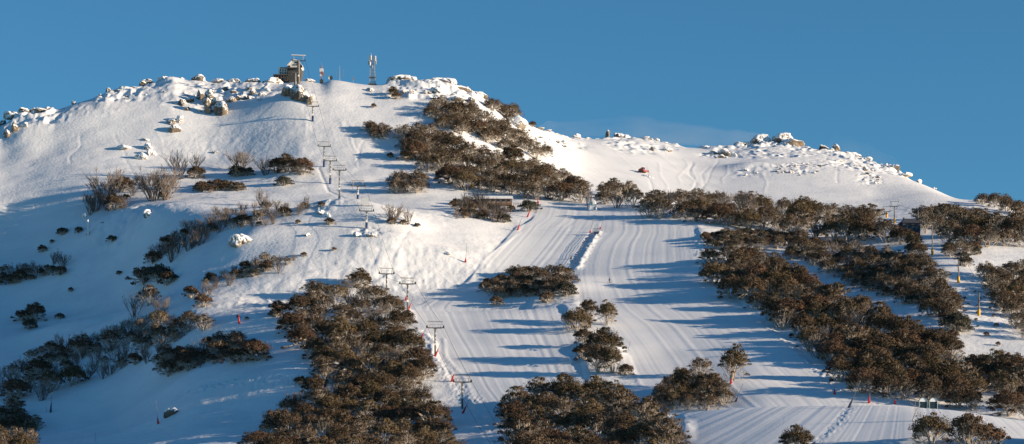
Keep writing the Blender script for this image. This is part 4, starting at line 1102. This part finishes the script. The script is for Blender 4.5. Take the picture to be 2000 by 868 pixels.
# two arched shelters behind the near crest
for px, lab in ((1803,'left one of two arched glazed shelters behind the near crest'),(1823,'right one of two arched glazed shelters behind the near crest')):
    P = pt(px, 797); Y = 722; P = at_dist(px, Y); zt = (HZ-777)*Y/F; t = empty('arched_shelter', P, .05); tag(t, lab, 'shelter', 'arched shelters behind the near crest')
    H = zt - P.z; r = 1.05; zc = H - r
    arc = [(math.cos(i*math.pi/10)*r, zc+math.sin(i*math.pi/10)*r) for i in range(11)]
    m = MB(); m.tube([(r,0,-.3)]+[(x,0,z) for x, z in arc]+[(-r,0,-.3)], .1, 6); m.build('hoop', M_TEAL, t)
    m = MB(); m.prism(arc, .05, .9); m.build('snow_panel', M_RIME, t)
    m = MB(); m.box((0,.45,zc/2-.15), (1.9,.7,zc+.28)); m.build('cabin', M_GLASS, t)

# ------------------------------------------------------------------ summit building
Y0 = CR[int(np.searchsorted(pxs, 572))] + 9; kk = Y0/F
B = at_dist(572, Y0); zrow = lambda r: (HZ-r)*kk
B.z = zrow(160); t = empty('summit_restaurant', B); tag(t, 'white gabled restaurant on a dark stone tower base at the summit', 'building')
X = lambda px: (px-572)*kk; Zr = lambda r: zrow(r)-B.z
m = MB(); V = []
for r_, x0, x1, d in ((166,566,585,3.4),(148,563.5,587.5,3.9),(137,562,589,4.3)): V += [(X(x0),-d,Zr(r_)),(X(x1),-d,Zr(r_)),(X(x1)+.6,d,Zr(r_)),(X(x0)-.6,d,Zr(r_))]
m.add(V, [(i*4+j, i*4+(j+1)%4, (i+1)*4+(j+1)%4, (i+1)*4+j) for i in range(2) for j in range(4)] + [(8,9,10,11)]); m.build('stone_base', M_STONE, t)
m = MB(); m.prism([(X(563.5),Zr(137)),(X(589.5),Zr(137)),(X(591.5),Zr(133)),(X(584),Zr(123.5)),(X(577),Zr(121.5)),(X(570.5),Zr(124)),(X(563),Zr(133))], -4.4, 4.4); m.build('gable_wall', M_WALL, t)
m = MB(); m.prism([(X(562),Zr(132)),(X(570.3),Zr(122.6)),(X(577),Zr(120)),(X(584.5),Zr(122.3)),(X(592.5),Zr(132)),(X(592),Zr(133.2)),(X(584),Zr(124)),(X(577),Zr(122)),(X(570.5),Zr(124.4)),(X(563),Zr(133.2))], -4.8, 4.8); m.build('roof', M_RIME, t)
for px, r_ in ((577.5,127),(580,127),(582.5,127),(574,131),(577,131),(580,131),(583,131)):
    m = MB(); m.box((X(px),-4.43,Zr(r_)), (.42,.12,.6)); m.build('window', M_GLASS, t)
for px in (566, 589.6):
    m = MB(); m.box((X(px),-4.45,Zr(134.6)), (1.0,.3,1.0)); m.build('corner_window', M_DARK, t)
m = MB(); m.box((X(577),-4.9,Zr(137.2)), (5.6,.9,.35)); m.build('balcony', M_STEEL, t)
m = MB(); m.box((X(553.5),0,Zr(143.4)), ((562-545.5)*kk,6,15.5*kk)); m.build('wing_wall', M_WALL, t)
m = MB(); m.prism([(X(545.8),Zr(136)),(X(550.5),Zr(136)),(X(550),Zr(134.2)),(X(548.2),Zr(133.3)),(X(546.3),Zr(134.2))], -3.05, 0); m.build('wing_gable', M_RIME, t)
m = MB(); m.box((X(556),0,Zr(135.2)), ((563-549)*kk,6.3,.35)); m.build('wing_roof', M_TIMBER, t)
for px in (549.3, 553.5, 558):
    for r_, h in ((140,1.3),(146,.9)):
        m = MB(); m.box((X(px),-3.04,Zr(r_)), (.34 if r_ < 142 else .46,.12,h*.85)); w = m.build('window', M_GLASS, t)
        a_ = MB(); a_.tube([(X(px),-3.0,Zr(r_)+h*.42),(X(px),-3.12,Zr(r_)+h*.42)], .17 if r_ < 142 else .23, 10); a_.build('arch', M_GLASS, w)
m = MB(); m.box((X(551),-3.2,Zr(151.2)), ((566-536)*kk,5.5,.5)); m.build('terrace', M_STONE, t)
for px in (537, 541, 546, 551, 556, 561):
    m = MB(); m.box((X(px),-5.4,Zr(156)), (.4,.4,2.6)); m.build('terrace_post', M_STONE, t)
m = MB(); m.box((X(551),-2.5,Zr(157)), ((564-538)*kk,4,2.6)); m.build('undercroft', M_STONE, t)

# ------------------------------------------------------------------ masts on the summit
def mast_base(name, px, label, cat, Y=None, group=None):
    Y = CR[int(np.searchsorted(pxs, px))] + 1
    P = at_dist(px, Y); t = empty(name, P); tag(t, label, cat, group); return t, P, (lambda r: (HZ-r)*Y/F - P.z)
t, P, Zm = mast_base('lattice_mast', 727.5, 'tall lattice telecom mast with panel antennas on the summit', 'mast')
H = Zm(114); m = MB(); w0, w1 = 1.25, .85
cs = [(-1,-1),(1,-1),(1,1),(-1,1)]
for a_, b_ in cs: m.tube([(a_*w0,b_*w0,-1),(a_*w1,b_*w1,H)], .07, 6)
n = 9
for i in range(n):
    z0, z1 = H*i/n, H*(i+1)/n; f0 = w0+(w1-w0)*i/n; f1 = w0+(w1-w0)*(i+1)/n
    for q in range(4):
        (a_, b_), (c_, d_) = cs[q], cs[(q+1) % 4]
        m.tube([(a_*f0,b_*f0,z0),(c_*f1,d_*f1,z1)], .05, 4); m.tube([(c_*f0,d_*f0,z0),(a_*f1,b_*f1,z1)], .05, 4); m.tube([(a_*f1,b_*f1,z1),(c_*f1,d_*f1,z1)], .05, 4)
m.build('lattice', M_ANT, t)
for i, (x, y, z, h) in enumerate([(-1.3,-1.1,.6,2.2),(-.5,-1.4,.9,2.0),(.6,-1.4,1.0,2.2),(1.4,-.8,.7,2.2),(-1.6,.4,-1,1.8),(1.6,.4,-.8,1.8),(-.9,-1.3,-1.7,1.5),(.9,-1.3,-1.9,1.4),(0,-1.3,-3.0,1.3)]):
    m = MB(); m.box((x,y,H+z-1), (.5,.28,h), Matrix.Rotation(i*.7, 3, 'Z')); m.build('panel_antenna', M_ANT if i % 3 else M_WALL, t)
m = MB(); m.tube([(-.6,0,H-1),(-.6,0,Zm(104))], .05, 6); m.build('whip', M_WHITE, t)
m = MB(); m.box((0,0,-.2), (3.6,3,1.5)); m.build('equipment_cabin', M_STONE, t)
m = MB(); m.box((0,0,Zm(152)), (2.9,2.9,.12)); m.build('platform', M_STEEL, t)

t, P, Zm = mast_base('antenna_mast', 628, 'red and white radio mast with dishes right of the summit building', 'mast')
m = MB(); m.tube([(0,0,-1),(0,0,Zm(130))], .22, 8); m.build('pole', M_ORG, t)
m = MB(); m.box((0,-.1,Zm(139)), (1.6,1.0,2.0)); m.build('white_radome', M_WHITE, t)
m = MB(); m.tube([(.3,-.4,Zm(143)),(.3,-.8,Zm(143))], .62, 14); m.build('dish', M_ORG, t)
m = MB(); m.tube([(.9,-.4,Zm(147)),(.9,-.8,Zm(147))], .55, 14); m.build('dish', M_ANT, t)
m = MB(); m.tube([(-.3,-.4,Zm(148)),(-.3,-.8,Zm(148))], .45, 14); m.build('dish', M_WHITE, t)
for x, r_ in ((-.1,122),(.4,126),(-.5,128)): m = MB(); m.tube([(x,0,Zm(136)),(x,0,Zm(r_))], .04, 5); m.build('whip', M_ANT, t)
m = MB(); m.box((0,0,.5), (1.6,1.4,2.0)); m.build('cabinet', M_STONE, t)
t, P, Zm = mast_base('satellite_dish', 646, 'small round dish on the summit right of the red and white mast', 'dish')
m = MB(); V = []; 
for i in range(5):
    r_ = .2+.8*i/4; V += [(math.cos(a_)*r_*.95, -.9+.35*(1-(i/4)**2)-.2*math.sin(a_), Zm(153)+math.sin(a_)*r_) for a_ in [j*math.pi/8 for j in range(16)]]
m.add(V, [(i*16+j, i*16+(j+1)%16, (i+1)*16+(j+1)%16, (i+1)*16+j) for i in range(4) for j in range(16)]+[tuple(range(16))]); m.build('reflector', M_ANT, t)
m = MB(); m.tube([(0,-.3,-1),(0,-.5,Zm(153))], .14, 8); m.build('stand', M_STEEL, t)
t, P, Zm = mast_base('whip_mast', 663.5, 'thin forked antenna mast in the middle of the summit', 'mast', group='thin masts on the summit')
m = MB(); m.tube([(0,0,-1),(0,0,Zm(152)),(0,0,Zm(129))], [.16,.1,.06], 6); m.build('pole', M_ANT, t)
m = MB(); m.tube([(-1.6,0,Zm(148)),(1.7,0,Zm(149))], .05, 5); m.build('boom', M_ANT, t)
for x, a_, b_ in ((1.7,150,134),(-1.6,148,139)): m = MB(); m.tube([(x,0,Zm(a_)),(x,0,Zm(b_))], .06, 5); m.build('whip', M_ANT, t)
t, P, Zm = mast_base('whip_mast', 690, 'short thin mast with a small box left of the lattice mast', 'mast', group='thin masts on the summit')
m = MB(); m.tube([(0,0,-1),(0,0,Zm(149))], .06, 6); m.build('pole', M_ANT, t)
m = MB(); m.box((0,-.1,Zm(154)), (.55,.3,1.3)); m.build('instrument_box', M_ANT, t)

# ------------------------------------------------------------------ snow groomer
M_GRED = mat('groomer_red', (.26,.018,.025), .5, var=.2)
P = pt(1254, 338); t = empty('snow_groomer', P, 0); t.rotation_euler = (0, 0, -2.3); t.scale = (.78, .78, .85)
tag(t, 'red snow groomer pushing snow down the far snowfield', 'groomer')
m = MB(); m.box((0,-.2,1.15), (2.0,3.6,.9)); m.box((0,-1.3,1.75), (1.9,1.3,.6)); m.build('body', M_GRED, t)
m = MB(); m.prism([(-.95,1.55),(.95,1.55),(.8,2.75),(-.8,2.75)], .0, 1.5); cb = m.build('cab', M_GRED, t)
m = MB(); m.prism([(-.8,1.75),(.8,1.75),(.7,2.6),(-.7,2.6)], 1.42, 1.53); m.build('windscreen', M_GLASS, cb)
for sx in (-1, 1):
    m = MB(); m.box((sx*.94,.75,2.15), (.06,1.1,.75)); m.build('side_window', M_GLASS, cb)
    m = MB(); prof = [(-2.0,.3),(-1.7,.02),(1.5,.02),(1.9,.35),(1.7,.85),(-1.8,.85)]
    x0, x1 = (sx*1.05, sx*1.95) ; n = len(prof)
    m.add([(x0,y,z) for y, z in prof]+[(x1,y,z) for y, z in prof], [tuple(range(n)), tuple(range(n,2*n))[::-1]]+[(i,i+n,(i+1)%n+n,(i+1)%n) for i in range(n)]); tr = m.build('track', M_DARK, t)
    for j in range(4): w = MB(); w.tube([(sx*1.0,-1.3+j*.85,.42),(sx*1.03,-1.3+j*.85,.42)], .3, 12); w.build('wheel', M_STEEL, tr)
m = MB(); m.box((0,2.75,.65), (4.2,.16,1.0), Matrix.Rotation(.15, 3, 'X'))
for sx in (-1, 1): m.box((sx*2.15,2.95,.65), (.5,.12,1.0), Matrix.Rotation(sx*.7, 3, 'Z'))
m.build('blade', M_GRED, t)
m = MB(); m.box((-.6,2.2,.7), (.16,1.0,.2)); m.box((.6,2.2,.7), (.16,1.0,.2)); m.build('blade_arm', M_DARK, t)
m = MB(); m.box((0,-2.6,.35), (4.0,.7,.35)); m.box((0,-2.95,.12), (4.0,.4,.08)); m.build('tiller', M_DARK, t)
m = MB(); m.box((0,-.9,2.3), (1.5,.25,.5)); m.box((0,.7,2.85), (.9,.3,.12)); m.build('light_bar', M_WHITE, t)
# pushed snow ahead of the blade
m = MB(); r = random.Random(5); V = []
nu_, nv_ = 26, 12
Pg = pt(1257, 341)
for i in range(nu_):
    for j in range(nv_):
        a_ = i/(nu_-1); b_ = j/(nv_-1)*2-1
        x = Pg.x + a_*6.5-1.5; y = Pg.y - 2.8 - a_*3 + b_*2.4
        V.append((x, y, gz(x, y) - .12 + max(0, math.sin(a_*math.pi))*(1-b_*b_)*(.75+r.uniform(-.28,.28))))
m.add(V, [(i*nv_+j, (i+1)*nv_+j, (i+1)*nv_+j+1, i*nv_+j+1) for i in range(nu_-1) for j in range(nv_-1)])
o = m.build('snow_heap', M_SNOW, None, True); tag(o, 'heap of loose snow in front of the red groomer', 'snow heap')

# ------------------------------------------------------------------ skier
P = pt(1190, 553.5)
def skinned(name, verts, edges, radii, m, parent=None):
    me = bpy.data.meshes.new(name); me.from_pydata(verts, edges, []); o = bpy.data.objects.new(name, me); COL.objects.link(o)
    sk = o.modifiers.new('s', 'SKIN'); 
    for i, r_ in enumerate(radii): me.skin_vertices[0].data[i].radius = r_
    me.skin_vertices[0].data[0].use_root = True
    ss = o.modifiers.new('b', 'SUBSURF'); ss.levels = 1; ss.render_levels = 1
    dg = bpy.context.evaluated_depsgraph_get(); ev = o.evaluated_get(dg); nm = bpy.data.meshes.new_from_object(ev)
    bpy.data.objects.remove(o); nm.materials.clear(); nm.materials.append(m); nm.polygons.foreach_set('use_smooth', [True]*len(nm.polygons))
    return link(name, nm, parent)
M_SUIT = mat('black_ski_suit', (.012,.012,.016), .7, var=.2); M_SKIN = mat('skin', (.5,.3,.2), .6)
vs = [(0,0,.86),(0,-.05,1.08),(0,-.14,1.32),(0,-.16,1.43),(0,-.2,1.55),(0,-.2,1.64),
      (.1,0,.82),(.13,-.16,.47),(.13,-.02,.1),(.13,-.16,.06),(-.1,0,.82),(-.13,-.14,.47),(-.13,0,.1),(-.13,-.14,.06),
      (.19,-.14,1.33),(.34,-.12,1.1),(.40,-.36,1.02),(.41,-.44,1.0),(-.19,-.14,1.33),(-.33,-.12,1.1),(-.34,-.36,1.0),(-.35,-.44,.99)]
ed = [(0,1),(1,2),(2,3),(3,4),(4,5),(0,6),(6,7),(7,8),(8,9),(0,10),(10,11),(11,12),(12,13),(2,14),(14,15),(15,16),(16,17),(2,18),(18,19),(19,20),(20,21)]
ra = [(.17,.13),(.16,.12),(.19,.13),(.07,.07),(.10,.11),(.09,.10),(.11,.11),(.08,.08),(.06,.06),(.06,.05),(.11,.11),(.08,.08),(.06,.06),(.06,.05),(.08,.08),(.055,.055),(.045,.045),(.04,.04),(.08,.08),(.055,.055),(.045,.045),(.04,.04)]
o = skinned('person', vs, ed, ra, M_SUIT); o.location = P; o.location.z += .05; o.rotation_euler = (0,0,.5)
tag(o, 'person in black skiing bent forward down the middle of the main run', 'person')
m = MB(); m.tube([(0,-.2,1.56),(0,-.2,1.66),(0,-.2,1.74)], [.125,.125,.05], 12); m.build('helmet', M_DARK, o, True)
m = MB(); m.box((0,-.31,1.6), (.13,.03,.06)); m.build('goggles', M_GLASS, o)
for sx, wd_ in ((.13,'left'),(-.13,'right')):
    m = MB(); m.box((sx,-.15,.0), (.09,1.7,.03)); m.box((sx,-1.0,.04), (.09,.16,.03), Matrix.Rotation(-.4, 3, 'X'))
    s_ = m.build('ski', M_DARK); s_.location = P; s_.location.z += .04; s_.rotation_euler = (0,0,.5); tag(s_, wd_ + ' ski under the person on the main run', 'ski', 'skis of the skier')
    m = MB(); m.tube([(sx*3.1,-.44,1.0),(sx*3.6,.35,.35)], .02, 5); m.tube([(sx*3.57,.3,.4),(sx*3.6,.32,.38)], .05, 8)
    s_ = m.build('ski_pole', M_DARK); s_.location = P; s_.rotation_euler = (0,0,.5); tag(s_, 'ski pole held in the skier\'s ' + wd_ + ' hand', 'ski pole', 'ski poles of the skier')

# ------------------------------------------------------------------ fallen dead wood at the bottom right
def dead(name, pts, rad, label):
    m = MB(); m.tube(pts, rad, 6); o = m.build(name, M_BARK); tag(o, label, 'branch'); return o
def img(px, row, Y): return Vector(((px-1000)/F*Y, Y, (HZ-row)*Y/F))
Yd = pt(1790, 824).y
dead('dead_branch', [img(1781,824,Yd), img(1789,803,Yd), img(1798,789,Yd)], [.12,.1,.05], 'pale dead branch leaning right on the near run')
o = dead('dead_branch', [img(1795,823,Yd-.5), img(1788,806,Yd-.5), img(1787,792,Yd-.5)], [.12,.1,.06], 'forked dead branch crossing the right leaning one')
m = MB(); m.tube([img(1788,795,Yd-.5), img(1777,786,Yd-.5)], [.06,.03], 5); m.tube([img(1787,793,Yd-.5), img(1789,782,Yd-.5)], [.05,.03], 5)
c = m.build('fork', M_BARK); c.parent = o
dead('dead_branch', [img(1800,823,Yd-.4), img(1797,812,Yd-.4), img(1793,802,Yd-.4)], [.09,.06,.04], 'short dead stick right of the crossed branches')
dead('dead_branch', [img(1805,823,Yd-.3), img(1809,812,Yd-.3), img(1810,807,Yd-.3)], [.08,.05,.03], 'small dead stick beside the bottom right snow gum')
Yd = pt(1850, 848).y
o = dead('fallen_log', [img(1838,836,Yd), img(1850,841,Yd-.2), img(1868,850,Yd-.3)], [.2,.17,.12], 'fallen log between the two bottom right snow gums')

# ------------------------------------------------------------------ snow blown off the far ridge by the wind
def blown(name, x0, x1, back, h, dens, label):
    V = []; n = 24
    for i in range(n+1):
        px = x0 + (x1-x0)*i/n; j = int(np.searchsorted(pxs, px)); y = CR[j]; e = math.sin(math.pi*i/n)**.5
        for dy, up in ((4, 1.5), (back, 1.5), (back*1.1, h*.5*e+1.6), (back*.7, h*e+1.7), (12, h*.7*e+1.7)):
            p = at_dist(px, y+4); V.append(((px-1000)/F*(y+dy), y+dy, p.z + up + .15*dy))
    Fc = [(i*5+k, i*5+(k+1)%5, (i+1)*5+(k+1)%5, (i+1)*5+k) for i in range(n) for k in range(5)] + [(4,3,2,1,0), tuple(n*5+k for k in range(5))]
    me = bpy.data.meshes.new(name); me.from_pydata(V, [], Fc); me.update()
    m = bpy.data.materials.new(name); m.use_nodes = True; t = m.node_tree; t.nodes.clear()
    out = t.nodes.new('ShaderNodeOutputMaterial'); pv = t.nodes.new('ShaderNodeVolumePrincipled'); t.links.new(pv.outputs[0], out.inputs['Volume'])
    pv.inputs['Color'].default_value = (.96,.97,1,1); pv.inputs['Anisotropy'].default_value = .2
    g = t.nodes.new('ShaderNodeNewGeometry'); mp = t.nodes.new('ShaderNodeMapping'); mp.inputs['Scale'].default_value = (.02,.02,.07); t.links.new(g.outputs['Position'], mp.inputs[0])
    nz = t.nodes.new('ShaderNodeTexNoise'); nz.inputs['Scale'].default_value = 1; nz.inputs['Detail'].default_value = 3; t.links.new(mp.outputs[0], nz.inputs['Vector'])
    mr = t.nodes.new('ShaderNodeMapRange'); mr.inputs[1].default_value = .42; mr.inputs[2].default_value = .8; mr.inputs[4].default_value = dens; t.links.new(nz.outputs['Fac'], mr.inputs[0])
    t.links.new(mr.outputs[0], pv.inputs['Density']); me.materials.append(m)
    o = bpy.data.objects.new(name, me); COL.objects.link(o); tag(o, label, None, kind='stuff')
blown('blowing_snow', 1050, 1520, 70, 12, .006, 'faint snow blown up by wind above the saddle')
blown('blowing_snow', 1600, 1760, 50, 10, .006, 'faint snow blown up by wind above the descending ridge')
SC.cycles.volume_step_rate = 4; SC.cycles.volume_max_steps = 48
